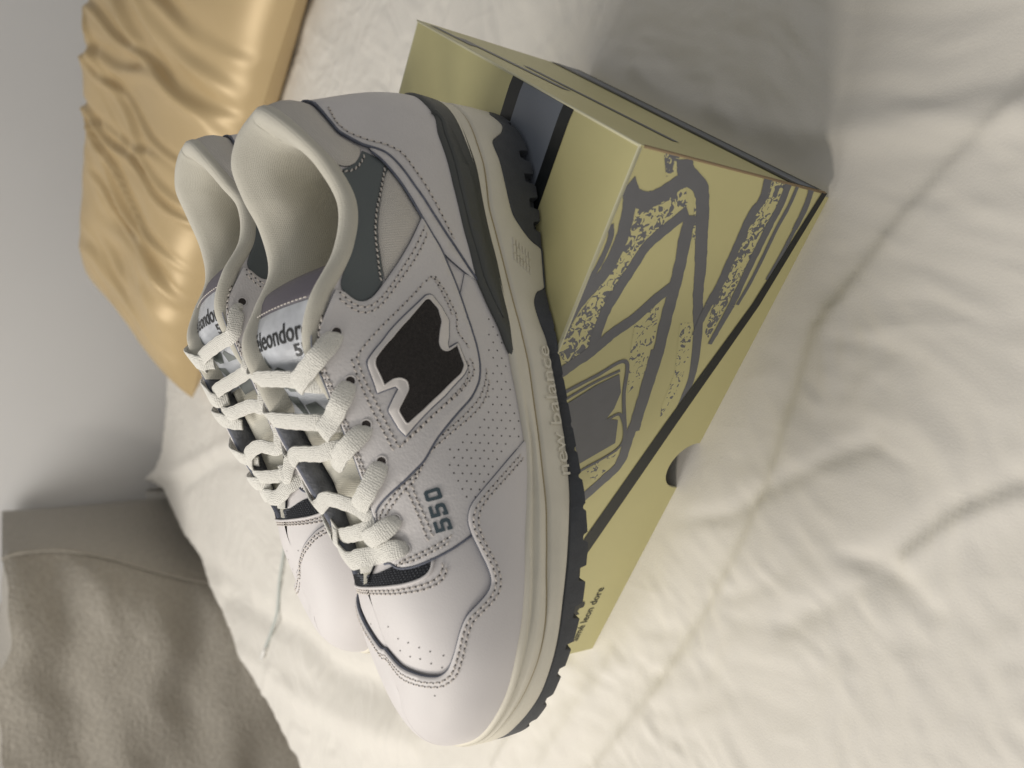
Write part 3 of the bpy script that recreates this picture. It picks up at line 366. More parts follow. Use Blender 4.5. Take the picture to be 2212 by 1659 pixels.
def vnoise(X, Y, sc, seed, ax=1.0, ang=0.0):
    r_ = np.random.default_rng(seed); g_ = r_.normal(size=(128, 128)); ca, sa = math.cos(ang), math.sin(ang); U_ = (X*ca+Y*sa)*sc+50; V_ = (-X*sa+Y*ca)*sc*ax+50
    i = np.floor(U_).astype(int); j = np.floor(V_).astype(int); fu = U_-i; fv = V_-j; fu = fu*fu*(3-2*fu); fv = fv*fv*(3-2*fv)
    a = g_[i % 128, j % 128]; b = g_[(i+1) % 128, j % 128]; c_ = g_[i % 128, (j+1) % 128]; d_ = g_[(i+1) % 128, (j+1) % 128]
    return (a*(1-fu)+b*fu)*(1-fv)+(c_*(1-fu)+d_*fu)*fv
Z = np.full(X.shape, ZBED)
# footprint of the box keeps the sheet flat below it
qx, qy = X-BC[0], Y-BC[1]; s_b = qx*BXL[0]+qy*BXL[1]; w_b = qx*BXW[0]+qy*BXW[1]
dbx = np.maximum(np.maximum(-s_b, s_b-BLEN), np.maximum(-w_b, w_b-BWID)); free = np.clip(dbx/.03, 0, 1); free = free*free*(3-2*free)
XW = X+.03*vnoise(X, Y, 8, 31)+.012*vnoise(X, Y, 21, 32); YW = Y+.03*vnoise(X, Y, 8, 33)+.012*vnoise(X, Y, 21, 34)
crs = lambda sc, sd_, ax, an, w: np.exp(-(vnoise(XW, YW, sc, sd_, ax, an)/w)**2)
msk = lambda sd_: np.clip(vnoise(X, Y, 5, sd_)*.8+.5, 0, 1)
Z += free*(.0030*vnoise(X, Y, 3.2, 1)+.0008*vnoise(X, Y, 7, 2, 2.2, .6)+.0005*vnoise(XW, YW, 17, 3, 2.5, 1.1)+.0004*vnoise(XW, YW, 34, 4, 3.0, 2.2)+.0004*vnoise(XW, YW, 70, 5, 3.0, .9))
Z += free*.62*(.0022*crs(4.5, 41, 1.8, .9, .10)*msk(51)-.0018*crs(5.5, 42, 2.2, 2.3, .09)*msk(52)+.0013*crs(9, 43, 2.6, 1.6, .12)*msk(53)-.0010*crs(13, 44, 2.6, .3, .14)*msk(54)+.0007*crs(24, 45, 3, 1.2, .2)*msk(55))
for kind, pl, wd, am in FOLDS:
    d_, sd = segd(X, Y, pl)
    if kind == 'r': Z += free*am*.75*np.exp(-(d_/wd)**2)
    elif kind == 's':   # a step: the side on the left of the line is higher
        Z += free*am*(.5+.5*np.tanh(sd*d_/wd))*np.exp(-(d_/(wd*14))**2)
        Z -= free*abs(am)*.06*np.exp(-((d_)/(wd*.7))**2)
dE, sE = segd(X, Y, EDGE); dE = dE*sE   # positive outside or inside is fixed below
k_in = np.argmin(np.abs(X-.1)+np.abs(Y-.6)); sgn = np.sign(dE.ravel()[k_in]); dE = dE*sgn  # >0 inside
Z = np.where(dE < .02, Z-.5*(1-np.exp(-((.02-np.minimum(dE, .02))/.055)**2)), Z)
Z += .010*np.exp(-((X+.21)**2+(Y-1.75)**2)/.0012)
V = np.stack([X, Y, Z], -1).reshape(-1, 3); nx_, ny_ = X.shape
keep = (dE > -.35).ravel(); Fc = [f for f in grid_faces(nx_, ny_) if keep[f[0]]]
bed = mesh_obj('bed_sheet', V, Fc, M['sheet'])
thing(bed, 'rumpled white bed sheet under the shoe box, reaching to the wall', 'bed sheet')

# ------------------------------------------------------------ wall and floor
wl = mesh_obj('wall', [(-4, 1.80, -.8), (4, 1.80, -.8), (4, 1.80, 2.6), (-4, 1.80, 2.6)], [(0, 3, 2, 1)], M['wall'], smooth=False); wl['kind'] = 'structure'
flr = mesh_obj('floor', [(-4, -2.5, -.6), (4, -2.5, -.6), (4, 1.80, -.6), (-4, 1.80, -.6)], [(0, 1, 2, 3)], mat('wood_floor', (.25, .17, .10), .5, bump=(30, .2), var=(6, .2)), smooth=False); flr['kind'] = 'structure'

# ------------------------------------------------------------ gold satin pillow
def pillow():
    c1, c2, c3, c4 = [np.array(p) for p in ((-.030, 1.345, ZBED+.022), (.178, 1.560, .128), (.50, .80, ZBED+.030), (.93, 1.22, .135))]
    nu_, nv_ = 190, 120; Vt, Vb = [], []
    GA, GB = np.meshgrid(np.linspace(0, 1, nu_), np.linspace(0, 1, nv_), indexing='ij')
    PX, PY = GA*.80, GB*.42; CR = .008*vnoise(PX, PY, 5, 69)+.0026*vnoise(PX, PY, 14, 70, .5, .2)+.0010*vnoise(PX, PY, 34, 74, .5, .3)
    fr_ = np.random.default_rng(11); a0 = [.05, .11, .16, .22, .27, .33, .38, .43, .49, .55, .60, .66, .71, .77, .84, .9]
    fl_ = [(x_, fr_.uniform(-.1, .35), fr_.uniform(.45, 1.1), fr_.normal()*.22, fr_.uniform(.0045, .016), fr_.uniform(.15, 1.7)) for x_ in a0 for _ in (0, 1)]
    for (x_, b0_, b1_, slope, wd_, am_) in fl_:
        cx_ = (x_+fr_.normal()*.02)*.80; bend = fr_.normal()*.10; q_ = (GB-(b0_+b1_)/2); dd = PX-(cx_+slope*q_*.42+bend*q_*q_*.42+.006*np.sin(GB*14+x_*40)); tp = 1/(1+np.exp(-(GB-b0_)/.06))*1/(1+np.exp((GB-b1_)/.06))
        CR += am_*tp*(.0055*np.exp(-(dd/wd_)**2)-.0050*np.exp(-((dd-1.5*wd_)/(wd_*1.1))**2))
    for i in range(nu_):
        for j in range(nv_):
            a, b = i/(nu_-1), j/(nv_-1)
            # sides bow inward between the corners, corners stay pointed
            ina = .018*math.sin(math.pi*b); inb = .05*math.sin(math.pi*a); a2 = a+(0.5-a)*2*ina; b2 = b+(.5-b)*2*inb
            base = (c1*(1-b2)+c2*b2)*(1-a2)+(c3*(1-b2)+c4*b2)*a2
            ee = (max(0, 1-(2*a-1)**4)*max(0, 1-(2*b-1)**4)); th = .074*ee**.5 if ee > 0 else 0
            wv = 1.05*CR[i, j]*ee**.3; cr_ = 0
            up_ = np.array([-.10, -.25, .96]); Vt.append(base+up_*(th+wv+cr_)); Vb.append(base-up_*(th*.85)*np.array([1, 1, 1]))
    V = np.array(Vt+Vb); V[:, 2] = np.maximum(V[:, 2], ZBED-.02); n_ = nu_*nv_; Fc = [tuple(reversed(f)) for f in grid_faces(nu_, nv_)]+[tuple(q+n_ for q in f) for f in grid_faces(nu_, nv_)]
    return V, Fc
pl = empty('pillow', (.3, 1.1, 0)); thing(pl, 'gold satin pillow with creased pointed corner, lying against the wall', 'pillow')
V, Fc = pillow(); pc_ = mesh_obj('pillow_case', V-np.array([.3, 1.1, 0]), Fc, M['satin'], pl)
tg = []; 
tv, tf = tube(np.array([(.162, 1.520, .1200), (.152, 1.512, .1160), (.142, 1.500, .1120)])-np.array([.3, 1.1, 0]), .0042, 8); mesh_obj('brown_tag', tv, tf, M['tag'], pl)

# ------------------------------------------------------------ grey upholstered piece beyond the bed
cu = empty('upholstered_chair', (-.6, 1.6, -.6)); thing(cu, 'grey brown marl upholstered chair back with a piped edge, beyond the bed by the wall', 'chair')
def cushion():
    # front sheet at y~1.45, side sheet running back to y~1.77; rounded piped edge between
    edge = np.array([(-.279, 1.45, .262), (-.272, 1.45, .243), (-.273, 1.45, .186), (-.293, 1.45, .119), (-.331, 1.45, .029), (-.36, 1.45, -.06), (-.39, 1.45, -.2), (-.40, 1.45, -.6)])
    E_ = catmull(edge, 80)
    side = []; 
    for e_ in E_:
        row = []
        for k in range(24):
            t = k/23; row.append((e_[0]+(-.247-e_[0])*min(1, t*1.2)**.8+.004*math.sin(9*e_[2]+3), 1.45+.325*t, e_[2]-.03*t*max(0, min(1, (e_[2]-.1)/.15))*.667))
        side.append(row)
    front = []
    for e_ in E_:
        row = []
        for k in range(70):
            t = k/69; x_ = e_[0]-t*.85; bulge = .05*(1-math.exp(-t/.05)); zt = e_[2]
            zt = zt-(.012*math.sin(t*20)+.006*math.sin(t*47+1))*(e_[2] > -.1)*(1-math.exp(-t/.04))
            y_ = 1.45-bulge-(.014*math.sin(34*e_[2]+5*x_+2*math.sin(9*x_))*math.exp(-t/.5)+.006*math.sin(71*e_[2]-9*x_+1)*math.exp(-t/.35)+.010*math.sin(13*x_)+.0022*math.sin(160*e_[2]+30*x_+3*math.sin(40*x_))*math.exp(-t/.12))*(1-math.exp(-t/.02)); row.append((x_, y_, zt))
        front.append(row)
    top = [[tuple(side[0][int(round(j/11*23))]) for j in range(12)]]
    for k in range(70):
        row = []
        for j in range(12):
            t = j/11; p = np.array(front[0][k]); row.append((p[0], p[1]+t*(1.775-p[1]), p[2]+.012*math.sin(math.pi*t)*min(1, k/10)-.02*t))
        top.append(row)
    return np.array(side), np.array(front), np.array(top), E_
sd_, fr_, tp_, E_ = cushion(); off_ = np.array([-.6, 1.6, -.6])
mesh_obj('side_panel', sd_.reshape(-1, 3)-off_, grid_faces(80, 24), M['marl'], cu)
mesh_obj('front_panel', fr_.reshape(-1, 3)-off_, [tuple(reversed(f)) for f in grid_faces(80, 70)], M['marl'], cu)
mesh_obj('top_panel', tp_.reshape(-1, 3)-off_, [tuple(reversed(f)) for f in grid_faces(71, 12)], M['marl'], cu)
tv, tf = tube(E_-off_+np.array([.001, -.003, 0]), .0030, 8); mesh_obj('piping', tv, tf, M['marl'], cu)

# ------------------------------------------------------------ cord lying on the sheet
def zbed(x, y):
    i = np.clip(np.searchsorted(xs_, x), 1, len(xs_)-1); j = np.clip(np.searchsorted(ys_, y), 1, len(ys_)-1); return float(Z[i, j])
cp = catmull([(-.120, .955), (-.150, .965), (-.185, .9731), (-.218, .9834), (-.252, .9968), (-.297, 1.0131), (-.330, 1.034), (-.350, 1.042)], 60)
_cz = np.array([zbed(a, b) for a, b in cp]); _cz = np.convolve(np.pad(_cz, 8, 'edge'), np.ones(17)/17, 'valid'); cpp = [(a, b, z_+.0040) for (a, b), z_ in zip(cp, _cz)]
cr = empty('drawstring', cpp[-1]); thing(cr, 'thin grey green drawstring with clear tip lying on the white sheet', 'cord')
tv, tf = tube(np.array(cpp)-np.array(cpp[-1]), .0020, 8); mesh_obj('cord', tv, tf, M['cord'], cr)
e0 = np.array(cpp[-1]); e1 = e0+(e0-np.array(cpp[-4]))/np.linalg.norm(e0-np.array(cpp[-4]))*.018
tv, tf = tube(np.array([e0, e0*.5+e1*.5, e1])-e0, [.0022, .0026, .0020], 8); mesh_obj('cord_tip', tv, tf, M['tip'], cr)
# ------------------------------------------------------------ the pair of sneakers
def Pe(u, v):
    u = np.asarray(u, float); v = np.asarray(v, float); f = v > 1
    return P(np.where(f, medmap(u), u) % NU, np.where(f, 2-v, v))
_sg = 1.0
def Ne(u, v):
    u = np.asarray(u, float); v = np.asarray(v, float); f = v > 1
    return _sg*Nrm(np.where(f, medmap(u), u), np.where(f, 2-v, v))
if Ne(np.array([14.]), np.array([.4]))[0][1] < 0: _sg = -1.0
SU, SV = 17.0, 75.0        # rough millimetres per unit of u and v
def smooth_poly(poly, closed=True, step=1.6, it=3):
    Q_ = np.array(poly, float)*[SU, SV]; n = len(Q_); out = []; cor = []
    for i in range(n if closed else n-1):
        a, b = Q_[i], Q_[(i+1) % n]; p = Q_[i-1] if (closed or i > 0) else a-(b-a)
        d1 = (a-p)/(np.linalg.norm(a-p)+1e-9); d2 = (b-a)/(np.linalg.norm(b-a)+1e-9)
        k = max(1, int(np.linalg.norm(b-a)/step))
        for j in range(k): out.append(a+(b-a)*j/k); cor.append(j == 0 and (d1@d2) < .45)
    if not closed: out.append(Q_[-1]); cor.append(True); cor[0] = True
    X = np.array(out); cor = np.array(cor)
    for _ in range(it):
        Y = (np.roll(X, 1, 0)+np.roll(X, -1, 0))*.25+X*.5
        X = np.where(cor[:, None], X, Y)
    return X
def inside(pts, poly):
    x, y = pts[:, 0], pts[:, 1]; r = np.zeros(len(pts), bool); n = len(poly)
    for i in range(n):
        x1, y1 = poly[i]; x2, y2 = poly[(i+1) % n]
        if y1 == y2: continue
        c_ = ((y1 > y) != (y2 > y)) & (x < (x2-x1)*(y-y1)/(y2-y1)+x1); r ^= c_
    return r
def bdist(pts, poly):
    A_ = poly; B_ = np.roll(poly, -1, 0); best = np.full(len(pts), 1e9)
    for a, b in zip(A_, B_):
        ab = b-a; t = np.clip(((pts-a)@ab)/(ab@ab+1e-12), 0, 1); best = np.minimum(best, np.linalg.norm(pts-(a+t[:, None]*ab), axis=1))
    return best
def fix(V, mir):
    V = np.array(V, float)
    if mir: V = V*[1, -1, 1]
    return V
def fl(Fc, mir): return [tuple(reversed(f)) for f in Fc] if mir else Fc
def ext(pts):   # medial hits near the toe -> extended v
    return [(latmap(u), 2-v) if u > 30 else (u, v) for u, v in pts]
def med(pts): return [(42-u, v) for u, v in pts]

def patch_geo(poly, off, th, grid=3.0, puff=0, sm=3, rim=.5, step=1.6):
    B_ = smooth_poly(poly, it=sm, step=step)
    lo, hi = B_.min(0), B_.max(0); gx, gy = np.meshgrid(np.arange(lo[0], hi[0], grid), np.arange(lo[1], hi[1], grid)); G_ = np.stack([gx.ravel(), gy.ravel()], 1)
    G_[:, 0] += (np.round(G_[:, 1]/grid) % 2)*grid/2
    G_ = G_[inside(G_, B_)]; 
    if len(G_): G_ = G_[bdist(G_, B_) > .9]
    # a ring just inside the boundary makes the rounded rim
    nb = len(B_); tn = np.roll(B_, -1, 0)-np.roll(B_, 1, 0); nn = np.stack([-tn[:, 1], tn[:, 0]], 1); nn /= np.linalg.norm(nn, axis=1, keepdims=True)+1e-9
    area_ = .5*np.sum(B_[:, 0]*np.roll(B_[:, 1], -1)-np.roll(B_[:, 0], -1)*B_[:, 1])
    ring = B_+nn*(1 if area_ > 0 else -1)*min(.6, step*.6); rk = inside(ring, B_) & (bdist(ring, B_) > min(.45, step*.45)); ring = ring[rk]
    pts = np.vstack([B_, ring, G_]) if len(G_) else np.vstack([B_, ring])
    edges = [(i, (i+1) % nb) for i in range(nb)]
    r = geometry.delaunay_2d_cdt([Vector(p) for p in pts], edges, [tuple(range(nb))], 1, 1e-5)
    X = np.array([v[:] for v in r[0]]); T_ = [tuple(f) for f in r[2]]; orig = r[3]
    onb = np.array([any(k < nb for k in o) for o in orig]); bd = np.where(onb, 0, bdist(X, B_))
    h = off+th*np.where(bd < .05, 1-rim, 1.0)+puff*(1-np.exp(-(bd/3.5)**2))
    uvp = X/[SU, SV]; V = Pe(uvp[:, 0], uvp[:, 1])+Ne(uvp[:, 0], uvp[:, 1])*h[:, None]
    # orientation
    a, b, c_ = T_[len(T_)//2]; nrm = np.cross(V[b]-V[a], V[c_]-V[a])
    if nrm@Ne(uvp[a:a+1, 0], uvp[a:a+1, 1])[0] < 0: T_ = [tuple(reversed(t)) for t in T_]
    # skirt
    bi = [None]*nb
    for vi, o in enumerate(orig):
        for k in o:
            if k < nb: bi[k] = vi
    bi = [b for b in bi if b is not None]; ub = uvp[bi]; n0 = len(V); m = len(bi)
    top = V[bi]; bot = Pe(ub[:, 0], ub[:, 1])+Ne(ub[:, 0], ub[:, 1])*(off-.0006)
    V = np.vstack([V, top, bot]); S_ = []
    for i in range(m):
        j = (i+1) % m; S_.append((n0+i, n0+j, n0+m+j, n0+m+i))
    uvm = np.vstack([X, X[bi], X[bi]])/1.0
    return V, T_, S_, uvm
def patch(name, poly, off, th, mt, parent, mir, edge=None, grid=3.0, puff=0, sm=3, rim=.5, tex=1.0, step=1.6):
    V, T_, S_, uvm = patch_geo(poly, off, th, grid, puff, sm, rim, step)
    Fc = list(T_)+list(S_); fm = [0]*len(T_)+[1]*len(S_)
    return mesh_obj(name, fix(V, mir), fl(Fc, mir), [mt, edge or mt], parent, fm, True, uvm*tex)
def line3(uvl, off, st_=1.2, it_=4):
    X = smooth_poly(uvl, False, st_, it_)/[SU, SV]; V = Pe(X[:, 0], X[:, 1]); Nn = Ne(X[:, 0], X[:, 1]); return V+Nn*off, Nn, X
def seam_tube(name, uvl, r, off, mt, parent, mir, seg=6, st_=1.2, it_=4):
    V, Nn, X = line3(uvl, off, st_, it_); V, Fc = tube(fix(V, mir), r, seg); return mesh_obj(name, V, Fc, mt, parent)
def resample(V, Nn, step):
    d_ = np.r_[0, np.cumsum(np.linalg.norm(np.diff(V, axis=0), axis=1))]; n = max(2, int(d_[-1]/step)+1); t = np.arange(n)*step
    return np.stack([np.interp(t, d_, V[:, k]) for k in range(3)], 1), np.stack([np.interp(t, d_, Nn[:, k]) for k in range(3)], 1)
def disc(acc, p, n, r, m, seg=6, asp=1, tdir=None):
    n = n/np.linalg.norm(n); a = tdir if tdir is not None else np.cross(n, [0, 0, 1.]); a = a-n*(a@n); a = a/(np.linalg.norm(a)+1e-12); b = np.cross(n, a)
    V = [p+r*(math.cos(2*math.pi*k/seg)*a*asp+math.sin(2*math.pi*k/seg)*b) for k in range(seg)]
    acc.add(V, [tuple(range(seg))], m, False)
def stitch_rows(acc, lines, off, pitch=.0029):
    for ln in lines:
        V, Nn, X = line3(ln, off); Pp, Nq = resample(V, Nn, pitch)
        for i in range(len(Pp)-1):
            a, b = Pp[i], Pp[i+1]; n = Nq[i]/np.linalg.norm(Nq[i]); t = (b-a)/np.linalg.norm(b-a); s_ = np.cross(n, t)
            disc(acc, a+n*.00012, n, .00043, 1, 6)
            w = .00033; tw = s_*.00022
            secs = [(.16, -.0003, .6), (.32, .0003, 1), (.70, .0003, 1), (.86, -.0003, .6)]; vs = []
            for q, (f, hh, sc) in enumerate(secs):
                c_ = a+(b-a)*f+n*(hh-.0001)+tw*(1 if q > 1 else -1)
                for (x_, z_) in ((-1, 0), (-.6, .9), (.6, .9), (1, 0)): vs.append(c_+s_*w*x_*sc+n*w*z_*sc)
            fc = []
            for q in range(3):
                for k in range(3): fc.append((q*4+k, q*4+k+1, (q+1)*4+k+1, (q+1)*4+k))
            acc.add(vs, fc, 0, True)
def Qs(ul, s, cc=.004):
    ul = np.asarray(ul, float); A_ = cr_closed(TP, ul); B_ = cr_closed(TP, 42.4-ul); s = np.asarray(s, float)[..., None]
    return A_*(1-s)+B_*s+np.array([0, 0, 1.])*cc*4*s*(1-s)
def Qn(ul, s):
    e = .02; a = Qs(ul+e, s)-Qs(ul-e, s); b = Qs(ul, s+e)-Qs(ul, s-e); n = np.cross(a, b); n /= np.linalg.norm(n, axis=-1, keepdims=True); return n*np.sign(n[..., 2:3])

def OLz(x):  # top of the dark outsole on the side wall
    return pc([0, .004, .0105, .017, .022, .031, .040, .052, .064, .071, .0765, .080, .098, .1005, .106, .114, .124, .144, .165, .176, .19, .2023, .216, .2346, .2485, .261, .273, .283, .291, .3],
              [.005, .007, .012, .0105, .013, .0215, .0197, .0185, .0163, .0115, .006, .0006, .0006, .0055, .0075, .006, .0034, .0028, .0028, .0034, .0052, .0078, .011, .0145, .016, .0173, .0186, .0213, .024, .025], x)

def build_shoe(root, mir):
    F_ = FEAT
    def G_(name, V, Fc, mt, fm=None, smooth=True, uv=None, par=root): return mesh_obj(name, fix(V, mir), fl(Fc, mir), mt, par, fm, smooth, uv)
    # ---- upper shell
    nu_, nv_ = 41*8, 26
    u = np.arange(nu_)/8.; v = np.linspace(0, 1, nv_); U, V_ = np.meshgrid(u, v, indexing='ij')
    G_('upper', P(U, V_).reshape(-1, 3), [tuple(reversed(f)) for f in grid_faces(nu_, nv_, True)], M['leather_toe'], uv=np.stack([U.ravel()*SU, V_.ravel()*SV], 1))
    # ---- sole
    n = 760; t = np.arange(n)*NU/n; o = outline(t); nn = onormal(t); x = o[:, 0]
    ms, gr, ol, bo = band(MS, x), band(GR, x), OLz(x), band(BO, x)
    ff = np.clip((x-.145)/.03, 0, 1); hl = 1-np.clip((x-.02)/.05, 0, 1)
    prof = []
    def add(off, z): prof.append(np.stack([x+nn[:, 0]*off, o[:, 1]+nn[:, 1]*off, z], 1))
    add(-.007+0*x, ms-.0015); add(-.0026+0*x, ms+.0001); add(-.0012+0*x, ms+.0003); add(-.0002+0*x, ms-.0006); add(.0002+0*x, ms-.002)
    d_ = ms-gr
    add(.0002-.0012*ff, ms-.30*d_); add(.0000-.0014*ff, ms-.40*d_); add(-.0001+.0006*ff, ms-.52*d_); add(.0000+.0007*ff, ms-.66*d_); add(-.0001-.0001*ff, ms-.80*d_)
    add(-.0002+0*x, gr+.0009); add(-.0012+0*x, gr+.0002); add(-.0012+0*x, gr-.0002); add(.0001+0*x, gr-.0008)
    lo = gr-ol
    add(.0004+0*x, gr-.0022); add(.0007+.0004*ff, gr-.5*lo); add(.0006+.0003*ff, ol+.0008); add(.0002+0*x, ol); add(-.002+0*x, ol-.0004)
    V = np.stack(prof, 1).reshape(-1, 3); G_('midsole', V, [tuple(reversed(f)) for f in grid_faces(n, len(prof), True)], M['mid'])
    # seam line in the groove
    gp = np.stack([x-nn[:, 0]*.0009, o[:, 1]-nn[:, 1]*.0009, gr], 1); tv, tf = tube(fix(gp[::3], mir), .00028, 5, True)
    mesh_obj('sole_seam', tv, tf, mat('brown_seam_glue', (.42, .34, .20), .7) if 'glue' not in M else M['glue'], root)
    # ---- outsole with lugs
    nc = [(.034, .005, .0062), (.046, .005, .0062), (.058, .005, .0058), (.069, .004, .0045), (.109, .0012, .001), (.119, .0016, .0014), (.130, .0018, .0016), (.141, .0018, .0016), (.152, .0018, .0018), (.163, .0018, .0018), (.174, .002, .002), (.186, .002, .0022), (.199, .002, .0022), (.2115, .003, .0032), (.226, .0058, .0046), (.2415, .0055, .0046), (.2555, .0028, .0042), (.2665, .004, .0034), (.279, .0042, .0032), (.290, .003, .003), (.015, .003, .003)]
    nt_ = np.zeros(n); lim = np.maximum(ol-bo-.0015, .0004)
    for cx_, w_, h_ in nc:
        nt_ = np.maximum(nt_, h_*np.clip((w_*.5-np.abs(x-cx_))/.0004+.5, 0, 1))
    nt_ = np.minimum(nt_, lim); isn = nt_ > .0003
    prof = []
    pr_ = .0006+.0004*ff; fla = .0036*np.clip((x-.098)/.02, 0, 1)*np.clip((.222-x)/.03, 0, 1)
    add(-.003+0*x, ol+.0002); add(.0001+0*x, ol-.00005); add(pr_, ol-.0006); add(pr_+.0002+fla*.5, (ol+bo+nt_)/2); add(pr_+fla, bo+nt_+.0006*(1-isn)); add(np.where(isn, -.0034+fla*.6, pr_-.0008+fla), bo+nt_); add(np.where(isn, -.0036, pr_-.0012), bo+0*x); add(-.012+0*x, bo+0*x)
    k = len(prof); V = np.stack(prof, 1).reshape(-1, 3); Fc = [tuple(reversed(f)) for f in grid_faces(n, k, True)]; Fc.append(tuple(i*k+k-1 for i in range(n)))
    so = G_('outsole', V, Fc, M['out'])
    md = so.modifiers.new('es', 'EDGE_SPLIT'); md.split_angle = R(38)
    # ---- embossed writing on the side wall
    def wallmap(V2, x0, x1, z0, z1, lift, side=1):
        xx = x0+(x1-x0)*V2[:, 0]; ts = np.linspace(4, 20, 3000) if side > 0 else np.linspace(22, 38, 3000); oo = outline(ts); o2 = np.argsort(oo[:, 0]); tt = np.interp(xx, oo[o2, 0], ts[o2])
        oo = outline(tt); nq = onormal(tt); zz = (z0+(z1-z0)*V2[:, 1]) if not callable(z0) else (z0(xx)+(z1(xx)-z0(xx))*V2[:, 1]); return np.stack([oo[:, 0]+nq[:, 0]*lift, oo[:, 1]+nq[:, 1]*lift, zz], 1)
    side = 1 if not mir else -1
    if True:
        # reads from toe to heel on the side that faces the viewer
        a0 = lambda q: .0042+0*q; a1 = lambda q: .0102+0*q
        for body, xa, xb in (('new', .1842, .1655), ('balance', .1620, .1262)):
            V2, F2 = text_mesh(body, bold=.0, sub=0)
            asc = 0.0 if body == 'balance' else 0.0
            hi_ = (lambda q: a1(q)) if body == 'balance' else (lambda q: a0(q)+.0043)
            Vt = wallmap(V2, xa, xb, a0, hi_, .00190); Vb = wallmap(V2, xa, xb, a0, hi_, .0004); nb = len(Vt)
            G_('embossed_lettering', np.vstack([Vt, Vb]), list(F2)+extrude_sides(F2, nb), M['mid'], smooth=False)
        V2, F2 = text_mesh('NB', bold=.01, sub=1); xx = V2.copy(); xx[:, 0] += xx[:, 1]*.18
        # striped emblem: five raised bars in the outline of two slanted letters
        acc = Acc()
        for q in range(6):
            z = .0080+q*.00165
            for (b0, b1) in ((.0925, .0898), (.0890, .0860), (.0852, .0820)):
                if q in (2, 3) and b0 == .0890: b0, b1 = .0892, .0876
                box_ = np.array([(0, 0), (1, 0), (1, 1), (0, 1)], float); Vt = wallmap(box_, b0-.0012*q, b1-.0012*q, z, z+.0009, .0014); Vb = wallmap(box_, b0-.0012*q, b1-.0012*q, z, z+.0009, .0003)
                acc.add(fix(np.vstack([Vt, Vb]), mir), fl([(0, 1, 2, 3), (0, 4, 5, 1), (1, 5, 6, 2), (2, 6, 7, 3), (3, 7, 4, 0)], mir), 0, False)
        acc.build('embossed_emblem', [M['mid']], root)
    # ---- leather panels, lateral then the same on the medial side
    mud = ext(F_['mud']); eye = F_['eyefront']; LA = F_['lineA']; LB = F_['lineB']; LA = LA[:6]+[(9.80, .485)]+LA[8:]
    LA = [p for i, p in enumerate(LA) if not (i == 7)]
    LAlow = LA[:19]; 
    kA = next(i for i, p in enumerate(LA) if p[0] > 13.15)
    ank = F_['mesh_ankle']
    for sd in (0, 1):
        f = (lambda q: q) if sd == 0 else med
        quarter = [(7.62, .99), (7.50, .90)]+eye[0:]+[(7.95, .34), (8.4, .29), (8.9, .17), (9.6, .03), (11.2, .01), (13.2, .01), (13.3, .20), (12.6, .24), (11.2, .22), (10.4, .36), (9.3, .72), (8.95, .99)]
        patch('quarter_panel', f(quarter), .0001, .0010, M['leather'], root, mir, M['raw_edge'], sm=2)
        npan = LA[:kA+3]+[(14.56, .50), (14.22, .563), (13.88, .621), (13.5, .652), (13.227, .670), (12.935, .691), (12.786, .725), (12.817, .768), (12.931, .824), (13.15, .885), (13.15, .925), (12.6, .93), (12.0, .95), (11.2, .985), (10.5, .99), (9.3, .99), (8.7, .99)]
        patch('side_panel', f(npan), .0010, .0012, M['leather'], root, mir, M['raw_edge'])
        patch('ankle_mesh', f(ank), .0001, .0006, M['mesh'], root, mir, M['seam'], puff=.0010, grid=3, tex=1.15)
        patch('ankle_panel', f(F_['grey']), .0003, .0006, M['grey_leather'], root, mir, M['seam'])
        hm = F_['heelmesh'][:10]+[(16.607, .985), (18, .985), (19.5, .985), (20.98, .985), (20.98, .78)]
        patch('collar_mesh', f(hm), .0003, .0008, M['mesh'], root, mir, M['seam'], puff=.0022, tex=1.15)
        strip = LA[kA+1:]+[(16.50, .69)]+LB[4:][0:]
        strip = LA[kA+1:]+[(16.45, .70)]+LB[4:12]
        patch('heel_strap', f(strip), .0007, .0013, M['leather'], root, mir, M['raw_edge'])
        seam_tube('edge_piping', f(LA[1:]), .00055, .0016, M['raw_edge'], root, mir)
        seam_tube('edge_piping', f(LB[:]), .00050, .0020, M['raw_edge'], root, mir)
        seam_tube('edge_piping', f([(7.50, .90)]+eye), .00055, .0008, M['raw_edge'], root, mir)
        # N logo: white frame with the black felt letter set into it
        patch('letter_frame', f(F_['Nframe']), .0020, .0016, M['frame'], root, mir, M['raw_edge'], sm=2, grid=4, rim=.35, step=.6)
        seam_tube('letter_groove', f(F_['Nframe']+F_['Nframe'][:1]), .0006, .0023, M['raw_edge'], root, mir, st_=.6, it_=2)
        patch('letter_felt', f(F_['N']), .0030, .0007, M['felt'], root, mir, M['felt'], sm=2, grid=2.5, rim=.1, step=.6)
        seam_tube('letter_rim', f(F_['N']+F_['N'][:1]), .00035, .0036, M['frame'], root, mir, st_=.6, it_=2)
        st = Acc()
        stitch_rows(st, [f(F_[k_]) for k_ in ('st_N1', 'st_N2', 'st_N3', 'st_N4', 'st_N5', 'st_N6', 'st_N7', 'st_ank1', 'st_ank2')], .0022)
        stitch_rows(st, [f(F_['st_cnt'])], .0024)
        stitch_rows(st, [f(F_[k_]) for k_ in ('st_550a', 'st_550b', 'st_ef1', 'st_ef2')], .0011)
        a1_ = [p for i, p in enumerate(F_['st_A1']) if i not in (8,)]; a2_ = [p for i, p in enumerate(F_['st_A2']) if i != 6]
        stitch_rows(st, [f(a1_), f(a2_)], .0011)
        stitch_rows(st, [f([(12.6, .945), (11.6, .94), (10.6, .935), (9.7, .94), (8.9, .945)]), f([(11.6, .965), (10.6, .965), (9.7, .965), (8.9, .97)])], .0022)
        s2 = Acc(); stitch_rows(s2, [f(F_['st_grey1']), f(F_['st_grey2'])], .0010, .0024)
